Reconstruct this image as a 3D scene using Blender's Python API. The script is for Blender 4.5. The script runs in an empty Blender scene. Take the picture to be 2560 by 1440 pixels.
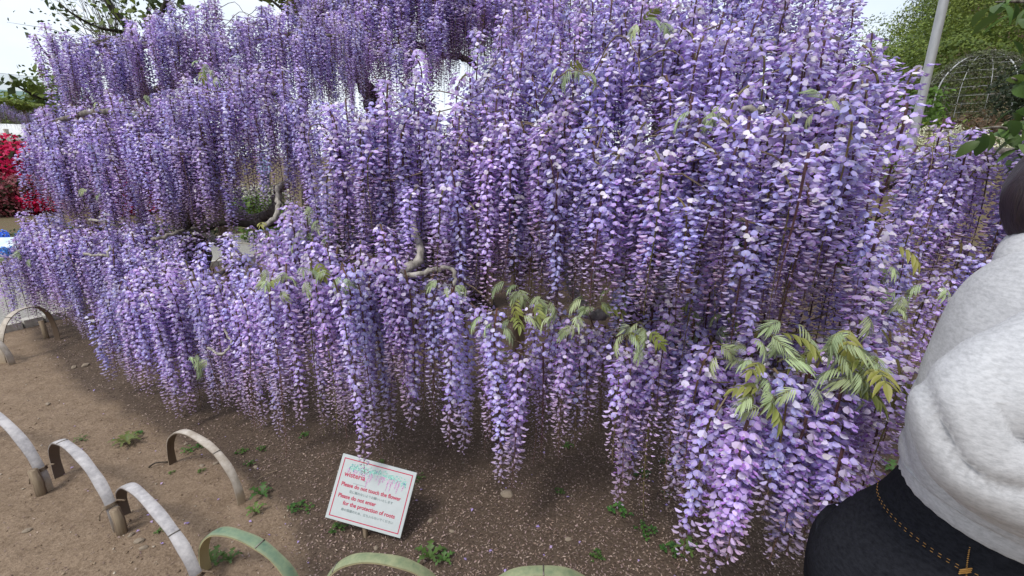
import bpy, math, random
import numpy as np
from mathutils import Vector, Matrix, noise as mnoise

# ------------------------------------------------------------------ scene, camera, light
scene = bpy.context.scene
col = scene.collection
F, TH, CH = 1150.0, math.radians(15.96), 1.5
cT, sT = math.cos(TH), math.sin(TH)

cam_d = bpy.data.cameras.new("camera")
cam = bpy.data.objects.new("camera", cam_d)
col.objects.link(cam)
cam.location = (0, 0, CH)
cam.rotation_euler = (math.pi / 2 - TH, 0, 0)
cam_d.sensor_width = 36.0
cam_d.lens = 36.0 * F / 2560.0
cam_d.clip_start = 0.02
cam_d.clip_end = 3000
scene.camera = cam

SUN_EL, SUN_AZ = math.radians(58), math.radians(215)   # azimuth clockwise from +Y: behind the camera, to its left
world = bpy.data.worlds.new("World")
scene.world = world
world.use_nodes = True
wn, wl = world.node_tree.nodes, world.node_tree.links
wn.clear()
w_out = wn.new("ShaderNodeOutputWorld")
w_bg = wn.new("ShaderNodeBackground")
w_sky = wn.new("ShaderNodeTexSky")
w_sky.sky_type = 'NISHITA'
w_sky.sun_disc = False
w_sky.sun_elevation = SUN_EL
w_sky.sun_rotation = SUN_AZ
w_sky.air_density = 1.0
w_sky.dust_density = 2.0
w_tc = wn.new("ShaderNodeTexCoord")
w_map = wn.new("ShaderNodeMapping")
w_map.inputs['Scale'].default_value = (1.0, 1.0, 2.6)
w_noise = wn.new("ShaderNodeTexNoise")
w_noise.inputs['Scale'].default_value = 2.2
w_noise.inputs['Detail'].default_value = 7
w_noise.inputs['Roughness'].default_value = 0.55
w_ramp = wn.new("ShaderNodeMapRange")
w_ramp.inputs['From Min'].default_value = 0.30
w_ramp.inputs['From Max'].default_value = 0.62
w_ramp.inputs['To Min'].default_value = 0.55
w_ramp.inputs['To Max'].default_value = 0.96
w_mix = wn.new("ShaderNodeMix")
w_mix.data_type = 'RGBA'
w_mix.inputs['B'].default_value = (6.0, 6.35, 6.8, 1)          # thin bright cloud sheet
wl.new(w_tc.outputs['Generated'], w_map.inputs['Vector'])
wl.new(w_map.outputs[0], w_noise.inputs['Vector'])
wl.new(w_noise.outputs['Fac'], w_ramp.inputs['Value'])
wl.new(w_ramp.outputs[0], w_mix.inputs['Factor'])
wl.new(w_sky.outputs[0], w_mix.inputs['A'])
wl.new(w_mix.outputs['Result'], w_bg.inputs['Color'])
w_bg.inputs['Strength'].default_value = 0.12
wl.new(w_bg.outputs[0], w_out.inputs['Surface'])

sun_d = bpy.data.lights.new("sun", 'SUN')
sun_d.energy = 1.5
sun_d.angle = math.radians(14)
sun_d.color = (1.0, 0.96, 0.9)
sun = bpy.data.objects.new("sun", sun_d)
col.objects.link(sun)
_sd = Vector((math.sin(SUN_AZ) * math.cos(SUN_EL), math.cos(SUN_AZ) * math.cos(SUN_EL), math.sin(SUN_EL)))
sun.rotation_euler = _sd.to_track_quat('Z', 'Y').to_euler()
sun.location = (0, 0, 30)

vs = scene.view_settings
vs.view_transform = 'Standard'
vs.look = 'None'
vs.exposure = 0.62
vs.gamma = 1.0
vs.use_curve_mapping = False
scene.cycles.max_bounces = 6
scene.cycles.diffuse_bounces = 3
scene.cycles.transmission_bounces = 3
scene.cycles.transparent_max_bounces = 4
scene.cycles.use_denoising = True

# ------------------------------------------------------------------ helpers
R = random.Random(7)
NP = np.random.default_rng(11)
V = lambda *a: np.array(a, float)

def ray(px, py):
    dx = (px - 1280) / F
    dy = -(py - 720) / F
    return V(dx, cT + sT * dy, -sT + cT * dy)
def P(px, py, zc):
    return V(0, 0, CH) + ray(px, py) * zc
def G(px, py, h=0.0):
    d = ray(px, py)
    return V(0, 0, CH) + d * ((h - CH) / d[2])
def proj(p):
    x, y, z = p[0], p[1], p[2] - CH
    zc = cT * y - sT * z
    if zc < 1e-3:
        return 1e6, 1e6, -1
    return 1280 + F * x / zc, 720 - F * (sT * y + cT * z) / zc, zc

def sm(a, b, x):
    t = min(1.0, max(0.0, (x - a) / (b - a)))
    return t * t * (3 - 2 * t)

def gz(x, y):
    """height of the ground"""
    d = math.hypot(x, y)
    h = 0.0
    if d < 14:
        f = sm(14, 8, d)
        h += f * (0.022 * mnoise.noise(Vector((x * 1.1, y * 1.1, 3))) + 0.010 * mnoise.noise(Vector((x * 4.3, y * 4.3, 9))))
    if x > 5:
        h += 1.6 * sm(8, 24, x) * sm(4, 16, y)
        az = math.degrees(math.atan2(x, y))
        rise = sm(31, 52, az)
        h += 46 * rise * sm(30, 105, d)
    return h

class MB:
    """collects faces (vertex, colour, material index) for one mesh"""
    def __init__(s):
        s.v, s.f, s.c, s.m = [], [], [], []
    def add(s, vs_, fs, c=(1, 1, 1), m=0):
        b = len(s.v)
        s.v.extend([tuple(map(float, q)) for q in vs_])
        if len(c) and hasattr(c[0], '__len__'):
            s.c.extend(c)
        else:
            s.c.extend([c] * len(vs_))
        s.f.extend([tuple(i + b for i in f) for f in fs])
        s.m.extend([m] * len(fs))
        return b
    def tube(s, pts, rad, n=6, c=(1, 1, 1), m=0, cap=True, flat=None):
        pts = [V(*p) for p in pts]
        k = len(pts)
        if not hasattr(rad, '__len__'):
            rad = [rad] * k
        vs_, fs = [], []
        ref = V(0, 0, 1)
        t0 = pts[1] - pts[0]
        if abs(t0[2]) > 0.9 * np.linalg.norm(t0):
            ref = V(1, 0, 0)
        u = None
        for i in range(k):
            t = pts[min(i + 1, k - 1)] - pts[max(i - 1, 0)]
            t = t / (np.linalg.norm(t) + 1e-9)
            if u is None:
                u = np.cross(ref, t)
            else:
                u = u - t * np.dot(u, t)
            u = u / (np.linalg.norm(u) + 1e-9)
            w = np.cross(t, u)
            for j in range(n):
                a = 2 * math.pi * j / n
                vs_.append(pts[i] + rad[i] * (math.cos(a) * u + math.sin(a) * w))
        for i in range(k - 1):
            for j in range(n):
                j2 = (j + 1) % n
                fs.append((i * n + j, i * n + j2, (i + 1) * n + j2, (i + 1) * n + j))
        if cap:
            fs.append(tuple(range(n - 1, -1, -1)))
            fs.append(tuple((k - 1) * n + j for j in range(n)))
        s.add(vs_, fs, c, m)
    def box(s, c0, size, rot=None, c=(1, 1, 1), m=0):
        hx, hy, hz = size[0] / 2, size[1] / 2, size[2] / 2
        vs_ = [V(x, y, z) for z in (-hz, hz) for x, y in ((-hx, -hy), (hx, -hy), (hx, hy), (-hx, hy))]
        if rot is not None:
            vs_ = [V(*(rot @ Vector(q))) for q in vs_]
        vs_ = [q + V(*c0) for q in vs_]
        s.add(vs_, [(3, 2, 1, 0), (4, 5, 6, 7), (0, 1, 5, 4), (1, 2, 6, 5), (2, 3, 7, 6), (3, 0, 4, 7)], c, m)
    def mesh(s, name, mats, smooth=True):
        me = bpy.data.meshes.new(name)
        me.from_pydata(s.v, [], s.f)
        ca = me.color_attributes.new("Col", 'FLOAT_COLOR', 'POINT')
        a = np.ones((len(s.v), 4), np.float32)
        a[:, :3] = np.array([q[:3] for q in s.c], np.float32)
        ca.data.foreach_set("color", a.ravel())
        for mt in (mats if isinstance(mats, (list, tuple)) else [mats]):
            me.materials.append(mt)
        if any(s.m):
            me.polygons.foreach_set("material_index", s.m)
        if smooth:
            me.polygons.foreach_set("use_smooth", [True] * len(s.f))
        me.update()
        return me
    def build(s, name, mats, parent=None, loc=None, smooth=True):
        return link(name, s.mesh(name, mats, smooth), parent, loc)

def link(name, me, parent=None, loc=None):
    o = bpy.data.objects.new(name, me)
    col.objects.link(o)
    if loc is not None:
        o.location = loc
    if parent is not None:
        o.parent = parent
    return o
def tag(o, label=None, cat=None, group=None, kind=None):
    if label: o["label"] = label
    if cat: o["category"] = cat
    if group: o["group"] = group
    if kind: o["kind"] = kind
    return o
def empty(name, loc, label, cat, group=None):
    o = bpy.data.objects.new(name, None)
    col.objects.link(o)
    o.location = loc
    o.empty_display_size = 0.1
    return tag(o, label, cat, group)

def np_mesh(name, verts, quads, cols, mat, parent=None, loc=None, smooth=False, nper=4):
    """verts (n,3), quads (m,nper) arrays"""
    me = bpy.data.meshes.new(name)
    me.vertices.add(len(verts))
    me.vertices.foreach_set("co", np.asarray(verts, np.float32).ravel())
    m = len(quads)
    me.loops.add(m * nper)
    me.loops.foreach_set("vertex_index", np.asarray(quads, np.int32).ravel())
    me.polygons.add(m)
    me.polygons.foreach_set("loop_start", np.arange(0, m * nper, nper, dtype=np.int32))
    me.update(calc_edges=True)
    me.validate()
    ca = me.color_attributes.new("Col", 'FLOAT_COLOR', 'POINT')
    a = np.ones((len(verts), 4), np.float32)
    a[:, :3] = cols
    ca.data.foreach_set("color", a.ravel())
    me.materials.append(mat)
    if smooth:
        me.polygons.foreach_set("use_smooth", [True] * m)
    return link(name, me, parent, loc)

# ------------------------------------------------------------------ materials
def new_mat(name):
    m = bpy.data.materials.new(name)
    m.use_nodes = True
    nt = m.node_tree
    b = nt.nodes["Principled BSDF"]
    b.inputs['Specular IOR Level'].default_value = 0.25
    return m, nt, nt.nodes, nt.links, b

def vcol_mat(name, rough=0.6, transl=0.0, rnd=0.0, hue=0.0, spec=0.25, grain=0.0, gscale=60):
    m, nt, N, L, b = new_mat(name)
    at = N.new("ShaderNodeAttribute"); at.attribute_name = "Col"
    c = at.outputs['Color']
    if rnd or hue:
        oi = N.new("ShaderNodeObjectInfo")
        hs = N.new("ShaderNodeHueSaturation")
        mr = N.new("ShaderNodeMapRange")
        mr.inputs['To Min'].default_value = 1 - rnd; mr.inputs['To Max'].default_value = 1 + rnd
        L.new(oi.outputs['Random'], mr.inputs['Value']); L.new(mr.outputs[0], hs.inputs['Value'])
        wn_ = N.new("ShaderNodeTexWhiteNoise"); wn_.noise_dimensions = '1D'
        L.new(oi.outputs['Random'], wn_.inputs['W'])
        mh = N.new("ShaderNodeMapRange")
        mh.inputs['To Min'].default_value = 0.5 - hue; mh.inputs['To Max'].default_value = 0.5 + hue
        L.new(wn_.outputs['Value'], mh.inputs['Value']); L.new(mh.outputs[0], hs.inputs['Hue'])
        L.new(c, hs.inputs['Color']); c = hs.outputs['Color']
    if grain:
        no = N.new("ShaderNodeTexNoise"); no.inputs['Scale'].default_value = gscale; no.inputs['Detail'].default_value = 4
        tc = N.new("ShaderNodeTexCoord"); L.new(tc.outputs['Object'], no.inputs['Vector'])
        mr2 = N.new("ShaderNodeMapRange"); mr2.inputs['From Min'].default_value = .3; mr2.inputs['From Max'].default_value = .7
        mr2.inputs['To Min'].default_value = 1 - grain; mr2.inputs['To Max'].default_value = 1 + grain
        L.new(no.outputs['Fac'], mr2.inputs['Value'])
        mx = N.new("ShaderNodeVectorMath"); mx.operation = 'MULTIPLY'
        L.new(c, mx.inputs[0]); L.new(mr2.outputs[0], mx.inputs[1]); c = mx.outputs[0]
        bp = N.new("ShaderNodeBump"); bp.inputs['Strength'].default_value = .35; bp.inputs['Distance'].default_value = .004
        L.new(no.outputs['Fac'], bp.inputs['Height']); L.new(bp.outputs[0], b.inputs['Normal'])
    L.new(c, b.inputs['Base Color'])
    b.inputs['Roughness'].default_value = rough
    b.inputs['Specular IOR Level'].default_value = spec
    if transl:
        tr = N.new("ShaderNodeBsdfTranslucent"); L.new(c, tr.inputs['Color'])
        ms = N.new("ShaderNodeMixShader"); ms.inputs[0].default_value = transl
        L.new(b.outputs[0], ms.inputs[1]); L.new(tr.outputs[0], ms.inputs[2])
        L.new(ms.outputs[0], N["Material Output"].inputs['Surface'])
    return m

def noise_mat(name, c1, c2, scale=20, rough=0.8, bump=0.3, bdist=0.01, stretch=(1, 1, 1), spec=0.2, metal=0.0, detail=6, lo=.35, hi=.65):
    m, nt, N, L, b = new_mat(name)
    tc = N.new("ShaderNodeTexCoord"); mp = N.new("ShaderNodeMapping"); mp.inputs['Scale'].default_value = stretch
    no = N.new("ShaderNodeTexNoise"); no.inputs['Scale'].default_value = scale; no.inputs['Detail'].default_value = detail
    L.new(tc.outputs['Object'], mp.inputs[0]); L.new(mp.outputs[0], no.inputs['Vector'])
    rp = N.new("ShaderNodeValToRGB")
    rp.color_ramp.elements[0].position = lo; rp.color_ramp.elements[1].position = hi
    rp.color_ramp.elements[0].color = (*c1, 1); rp.color_ramp.elements[1].color = (*c2, 1)
    L.new(no.outputs['Fac'], rp.inputs[0]); L.new(rp.outputs[0], b.inputs['Base Color'])
    if bump:
        bp = N.new("ShaderNodeBump"); bp.inputs['Strength'].default_value = bump; bp.inputs['Distance'].default_value = bdist
        L.new(no.outputs['Fac'], bp.inputs['Height']); L.new(bp.outputs[0], b.inputs['Normal'])
    b.inputs['Roughness'].default_value = rough
    b.inputs['Specular IOR Level'].default_value = spec
    b.inputs['Metallic'].default_value = metal
    return m

M = {}
M['petal'] = vcol_mat("petal", .5, .30, .24, .028, spec=.3)
M['leaf'] = vcol_mat("leaf", .5, .30, .28, .02, spec=.35)
M['foliage'] = vcol_mat("foliage", .6, .25, .10, .01)
M['vflat'] = vcol_mat("plain_tint", .8)
M['litter'] = vcol_mat("litter", .9, 0, 0, 0, spec=.1)
M['bark'] = noise_mat("bark", (.075, .065, .055), (.26, .235, .21), 30, .9, .9, .012, (1, 1, .25))
M['bark_pale'] = noise_mat("pale_bark", (.20, .185, .165), (.44, .41, .37), 55, .9, .8, .006, (1, 1, .5))
M['bark_dark'] = noise_mat("dark_bark", (.02, .017, .014), (.07, .06, .05), 22, .9, .9, .015, (1, 1, .3))
M['twig'] = noise_mat("twig", (.11, .075, .05), (.24, .19, .14), 60, .9, .4, .003)
M['post'] = noise_mat("post_wood", (.16, .115, .08), (.30, .24, .17), 14, .85, .5, .006, (6, 6, .5))
M['post_orange'] = noise_mat("orange_post_wood", (.20, .085, .04), (.34, .16, .08), 14, .85, .5, .006, (6, 6, .5))
M['steel'] = noise_mat("galvanised_steel", (.36, .37, .38), (.43, .44, .45), 26, .5, .15, .002, (1, 1, .3), spec=.5, metal=.35)

# soil -------------------------------------------------------------------------
def soil_material():
    m, nt, N, L, b = new_mat("soil")
    tc = N.new("ShaderNodeTexCoord")
    def nz(scale, det=6, rough=.6):
        n = N.new("ShaderNodeTexNoise"); n.inputs['Scale'].default_value = scale
        n.inputs['Detail'].default_value = det; n.inputs['Roughness'].default_value = rough
        L.new(tc.outputs['Object'], n.inputs['Vector']); return n.outputs['Fac']
    def ramp(f, p0, c0, p1, c1):
        r = N.new("ShaderNodeValToRGB"); r.color_ramp.elements[0].position = p0; r.color_ramp.elements[1].position = p1
        r.color_ramp.elements[0].color = (*c0, 1); r.color_ramp.elements[1].color = (*c1, 1); L.new(f, r.inputs[0]); return r.outputs[0]
    def mix(f, a, c):
        x = N.new("ShaderNodeMix"); x.data_type = 'RGBA'
        if isinstance(f, float): x.inputs['Factor'].default_value = f
        else: L.new(f, x.inputs['Factor'])
        L.new(a, x.inputs['A']); L.new(c, x.inputs['B']); return x.outputs['Result']
    n1, n2, n3 = nz(1.6), nz(14), nz(90, 4, .7)
    dry = mix(n1, ramp(n2, .32, (.15, .105, .07), .68, (.29, .215, .152)), ramp(n3, .34, (.12, .082, .055), .66, (.33, .25, .18)))
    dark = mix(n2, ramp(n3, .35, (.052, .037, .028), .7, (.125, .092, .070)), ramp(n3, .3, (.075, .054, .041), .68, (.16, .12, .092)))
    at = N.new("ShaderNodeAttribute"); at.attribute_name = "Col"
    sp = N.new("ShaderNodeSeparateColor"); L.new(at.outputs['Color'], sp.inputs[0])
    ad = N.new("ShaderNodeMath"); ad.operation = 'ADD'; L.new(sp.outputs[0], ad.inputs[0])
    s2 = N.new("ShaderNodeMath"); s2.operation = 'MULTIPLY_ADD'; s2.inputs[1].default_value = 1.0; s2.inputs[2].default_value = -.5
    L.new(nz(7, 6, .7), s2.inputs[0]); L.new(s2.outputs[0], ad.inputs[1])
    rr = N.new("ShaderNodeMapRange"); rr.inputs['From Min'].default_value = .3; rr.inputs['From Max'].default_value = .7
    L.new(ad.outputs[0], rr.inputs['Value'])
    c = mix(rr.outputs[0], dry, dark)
    grass = ramp(nz(3), .38, (.115, .080, .052), .68, (.10, .10, .045))
    c = mix(sp.outputs[1], c, grass)
    L.new(c, b.inputs['Base Color'])
    b.inputs['Roughness'].default_value = .95; b.inputs['Specular IOR Level'].default_value = .1
    bp = N.new("ShaderNodeBump"); bp.inputs['Strength'].default_value = .9; bp.inputs['Distance'].default_value = .012
    mm = N.new("ShaderNodeMath"); mm.operation = 'MULTIPLY_ADD'; mm.inputs[1].default_value = .5
    L.new(n3, mm.inputs[0]); L.new(nz(28, 6, .7), mm.inputs[2])
    L.new(mm.outputs[0], bp.inputs['Height']); L.new(bp.outputs[0], b.inputs['Normal'])
    return m
M['soil'] = soil_material()
M['path'] = noise_mat("gravel_path", (.20, .19, .175), (.34, .33, .305), 60, .9, .6, .006)
M['kerb'] = noise_mat("kerb_stone", (.36, .34, .31), (.52, .50, .46), 25, .9, .4, .004)

# ------------------------------------------------------------------ ground
def litter_line(x):  # edge of the naturally darker, petal-littered soil
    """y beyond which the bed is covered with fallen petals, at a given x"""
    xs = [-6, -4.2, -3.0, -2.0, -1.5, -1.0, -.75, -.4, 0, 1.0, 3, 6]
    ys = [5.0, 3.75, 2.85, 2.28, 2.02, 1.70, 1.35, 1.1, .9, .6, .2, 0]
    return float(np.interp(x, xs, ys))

def build_ground():
    def axis(lo, hi, step, far):
        a = list(np.arange(lo, hi + 1e-6, step))
        s = step; x = hi
        while x < far:
            s *= 1.22; x += s; a.append(x)
        s = step; x = lo
        while x > -far:
            s *= 1.22; x -= s; a.insert(0, x)
        return a
    xs = axis(-5.5, 3.0, .035, 900)
    ys = axis(0.6, 6.0, .035, 900)
    vs_, cs = [], []
    for y in ys:
        for x in xs:
            z = gz(x, y)
            if -5.6 < x < 3.1 and .5 < y < 6.1:
                q = Vector((x, y, 0))
                z += .007 * mnoise.noise(q * 11) + .005 * abs(mnoise.noise(q * 26))
            vs_.append((x, y, z))
            d = y - litter_line(x)
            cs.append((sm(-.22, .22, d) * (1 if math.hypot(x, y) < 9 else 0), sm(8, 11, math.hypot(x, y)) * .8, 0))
    nx = len(xs); ny = len(ys)
    i = np.arange(nx * ny).reshape(ny, nx)
    q = np.stack([i[:-1, :-1], i[:-1, 1:], i[1:, 1:], i[1:, :-1]], -1).reshape(-1, 4)
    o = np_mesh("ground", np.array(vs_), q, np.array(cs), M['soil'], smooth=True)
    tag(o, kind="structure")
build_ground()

# gravel path beyond the bed, with its kerb
kerb_pts = [G(-120, 862), G(0, 835), G(150, 800), G(330, 735), G(520, 668), G(700, 640), G(820, 620)]
def ribbon(name, left, right, z, mat):
    n = 14
    mb = MB()
    L_, R_ = resample(left, n * 4), resample(right, n * 4)
    vs_ = []
    for a, b in zip(L_, R_):
        for k in range(5):
            p = a * (1 - k / 4) + b * k / 4
            vs_.append((p[0], p[1], gz(p[0], p[1]) + z))
    fs = [(i * 5 + k, i * 5 + k + 1, (i + 1) * 5 + k + 1, (i + 1) * 5 + k) for i in range(len(L_) - 1) for k in range(4)]
    mb.add(vs_, fs)
    return mb.build(name, mat)
def resample(pts, n):
    pts = [V(*p) for p in pts]
    d = [0]
    for a, b in zip(pts, pts[1:]):
        d.append(d[-1] + np.linalg.norm(b - a))
    t = np.linspace(0, d[-1], n)
    a = np.array(pts)
    return [V(*[np.interp(q, d, a[:, k]) for k in range(a.shape[1])]) for q in t]
far_edge = [p * V(1.0, 1.0, 1) + V(-1.9, 1.9, 0) for p in kerb_pts]
tag(ribbon("path", kerb_pts, far_edge, .022, M['path']), kind="structure")
ks = resample(kerb_pts, 34)
kerb = tag(bpy.data.objects.new("kerb", None), kind="structure"); col.objects.link(kerb)
for a, b in zip(ks, ks[1:]):
    m_ = (a + b) / 2
    d = b - a
    mb = MB()
    mb.box((0, 0, 0), (np.linalg.norm(d) - .015, .10, .14))
    o = mb.build("kerb_stone", M['kerb'], kerb, (m_[0], m_[1], gz(m_[0], m_[1]) + .0), smooth=False)
    o.rotation_euler = (0, 0, math.atan2(d[1], d[0]))

# ------------------------------------------------------------------ wisteria racemes
def build_raceme(seed, L, openf, brown, arch, pal='violet', wid=.9):
    r = random.Random(seed)
    mb = MB()
    n = 22
    # axis: leaves the twig outward (+x) then hangs
    pts = [V(0, 0, 0)]
    ph = r.uniform(0, 6.28); amp = r.uniform(.004, .012)
    for i in range(1, n + 1):
        t = i / n
        a = arch * max(0, 1 - t / .22)
        d = V(math.sin(a) + .06 * math.sin(t * 5 + ph), .06 * math.cos(t * 4 + ph), -math.cos(a))
        pts.append(pts[-1] + d / np.linalg.norm(d) * L / n)
    stem_c = [(.16, .13, .05), (.17, .10, .06), (.12, .06, .06)][seed % 3]
    mb.tube(pts, [.0036 * (1 - .75 * i / n) for i in range(n + 1)], 4, stem_c, 0, cap=False)
    A = np.array(pts)
    def at(t):
        x = t * n; i = min(int(x), n - 1); f = x - i
        return A[i] * (1 - f) + A[i + 1] * f
    cnt = int(L / .0046)
    az = r.uniform(0, 6.28)
    if pal == 'violet':
        rimA, rimB, cen, keelA, keelB = (.50, .365, .78), (.53, .49, .91), (.72, .62, .84), (.25, .11, .47), (.42, .23, .60)
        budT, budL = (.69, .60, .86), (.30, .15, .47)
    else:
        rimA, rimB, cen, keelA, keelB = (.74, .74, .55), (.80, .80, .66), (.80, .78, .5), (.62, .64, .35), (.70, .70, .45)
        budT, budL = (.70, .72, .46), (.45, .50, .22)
    lerp = lambda a, b, f: tuple(x * (1 - f) + y * f for x, y in zip(a, b))
    up = V(0, 0, 1)
    for i in range(cnt):
        t = .03 + .97 * (i + r.uniform(-.3, .3)) / cnt
        t = min(max(t, .01), .995)
        az += 2.39996 + r.uniform(-.25, .25)
        p = at(t)
        rr = V(math.cos(az), math.sin(az), 0)
        ss = np.cross(up, rr)
        f = (openf - t) / .22 + .5 + r.uniform(-.25, .25)
        taper = max(0.10, 1 - max(0, t - .15) / .9)
        pl = wid * (.010 + .030 * taper) * r.uniform(.75, 1.2)
        e = r.uniform(-.05, .45) if f > .5 else r.uniform(-.25, .15)
        d = rr * math.cos(e) + up * math.sin(e)
        q = p + d * pl
        cj = r.random()
        val = r.uniform(.82, 1.14)
        pc = lerp((.30, .16, .22), (.22, .18, .08), r.random())
        w = .0007
        mb.add([p + ss * w, p - ss * w, q + up * w, q - up * w], [(0, 2, 1), (0, 1, 3)], pc)
        if f > .55:
            S = .0110 * r.uniform(.85, 1.18) * (.8 + .2 * taper)
            tl = r.uniform(.65, 1.4) if r.random() < .72 else r.uniform(.1, .6)
            nb = rr * math.cos(tl) + up * math.sin(tl) + ss * r.uniform(-.45, .45)
            nb /= np.linalg.norm(nb)
            s2 = np.cross(up, nb); s2 /= np.linalg.norm(s2)
            b2 = np.cross(nb, s2)
            rim = lerp(rimA, rimB, cj)
            if r.random() < .17:
                rim = lerp(rim, (.80, .77, .86) if pal == 'violet' else (.85, .85, .75), .7)
            if t < .16 and pal == 'violet' and r.random() < .24:
                rim = lerp(rim, (.80, .77, .76), r.uniform(.4, .95))
            rim = tuple(x * val for x in rim)
            c0 = q + b2 * S * .55
            vs_ = [c0 + nb * S * .02, q + b2 * S * .05 - nb * S * .1]
            cl = [tuple(x * val for x in lerp(cen, rim, .45)), (.66, .62, .40) if pal == 'violet' else (.7, .7, .3)]
            fold = r.uniform(.15, 1.0)
            for k in range(8):
                a = 2 * math.pi * (k + .5) / 8 - math.pi / 2
                rx, ry = 1.0 * S, .95 * S * (.86 if k in (3, 4) else 1)
                x_, y_ = math.cos(a) * rx, math.sin(a) * ry
                back = -fold * S * (abs(x_) / S) ** 1.6 - .18 * S * max(0, y_ / S)
                vs_.append(c0 + s2 * x_ + b2 * y_ + nb * back)
                cl.append(tuple(x * (1.06 if y_ > 0 else .95) for x in rim))
            fs = [(0, 2 + k, 2 + (k + 1) % 8) for k in range(7)] + [(0, 9, 1), (0, 1, 2)]
            mb.add(vs_, fs, cl)
            kl = S * r.uniform(1.15, 1.6)
            kd = rr * .88 - up * r.uniform(.15, .5) + ss * r.uniform(-.2, .2)
            kd /= np.linalg.norm(kd)
            kc = tuple(x * val for x in lerp(keelA, keelB, r.random()))
            kt = lerp(kc, rim, .55)
            mb.add([q, q + kd * kl * .55 + ss * S * .40 + up * S * .10, q + kd * kl + up * S * .16, q + kd * kl * .55 - ss * S * .40 + up * S * .10,
                    q + kd * kl * .5 - up * S * .34],
                   [(0, 1, 4), (1, 2, 4), (2, 3, 4), (3, 0, 4)], [kc, kt, kt, kt, kc])
        else:
            g = max(0, min(1, (f + 1.6) / 2.1))            # bud development
            lb = .006 + .0155 * g * r.uniform(.85, 1.15)
            if t > .93: lb *= .7
            br = brown * sm(.55, .98, t + r.uniform(-.12, .12))
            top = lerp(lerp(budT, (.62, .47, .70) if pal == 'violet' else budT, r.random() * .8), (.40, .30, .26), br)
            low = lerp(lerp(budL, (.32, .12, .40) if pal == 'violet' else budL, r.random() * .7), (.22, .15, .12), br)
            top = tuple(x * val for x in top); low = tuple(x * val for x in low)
            tw = r.uniform(-.3, .3)
            rd = rr + ss * tw; rd /= np.linalg.norm(rd)
            sd = np.cross(up, rd)
            dr = r.uniform(-.05, .25)
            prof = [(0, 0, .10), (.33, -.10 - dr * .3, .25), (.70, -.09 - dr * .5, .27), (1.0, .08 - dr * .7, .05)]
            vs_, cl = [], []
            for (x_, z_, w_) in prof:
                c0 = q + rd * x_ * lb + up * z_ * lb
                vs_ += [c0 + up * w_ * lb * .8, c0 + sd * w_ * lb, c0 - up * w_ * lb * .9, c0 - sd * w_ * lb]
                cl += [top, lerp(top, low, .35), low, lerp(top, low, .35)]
            fs = []
            for k in range(3):
                for j in range(4):
                    j2 = (j + 1) % 4
                    fs.append((k * 4 + j, k * 4 + j2, k * 4 + 4 + j2, k * 4 + 4 + j))
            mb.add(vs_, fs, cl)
    return mb.mesh("raceme", M['petal'], smooth=False)

VAR = {}     # stage -> list of (mesh, length)
sd = 100
for stage, openf, brown in (('full', .80, .35), ('mid', .52, .6), ('bud', .26, .9)):
    VAR[stage] = []
    for L_, arch in ((.45, .3), (.45, 1.2), (.6, .4), (.6, 1.0), (.75, .3), (.75, .8)):
        sd += 1
        VAR[stage].append((build_raceme(sd, L_, openf + R.uniform(-.08, .08), brown, arch), L_))
VAR['spent'] = [(build_raceme(sd + 20 + i, L_, -.15, 1.3, .3), L_) for i, L_ in enumerate((.75, .9))]
VAR['white'] = [(build_raceme(sd + 40 + i, L_, .7, .0, .5, 'white'), L_) for i, L_ in enumerate((.4, .5))]

def pick(mixw, L, rr):
    k = rr.choices(list(mixw), list(mixw.values()))[0]
    c = sorted(VAR[k], key=lambda m: abs(m[1] - L) + rr.uniform(0, .12))
    return c[0]

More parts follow.
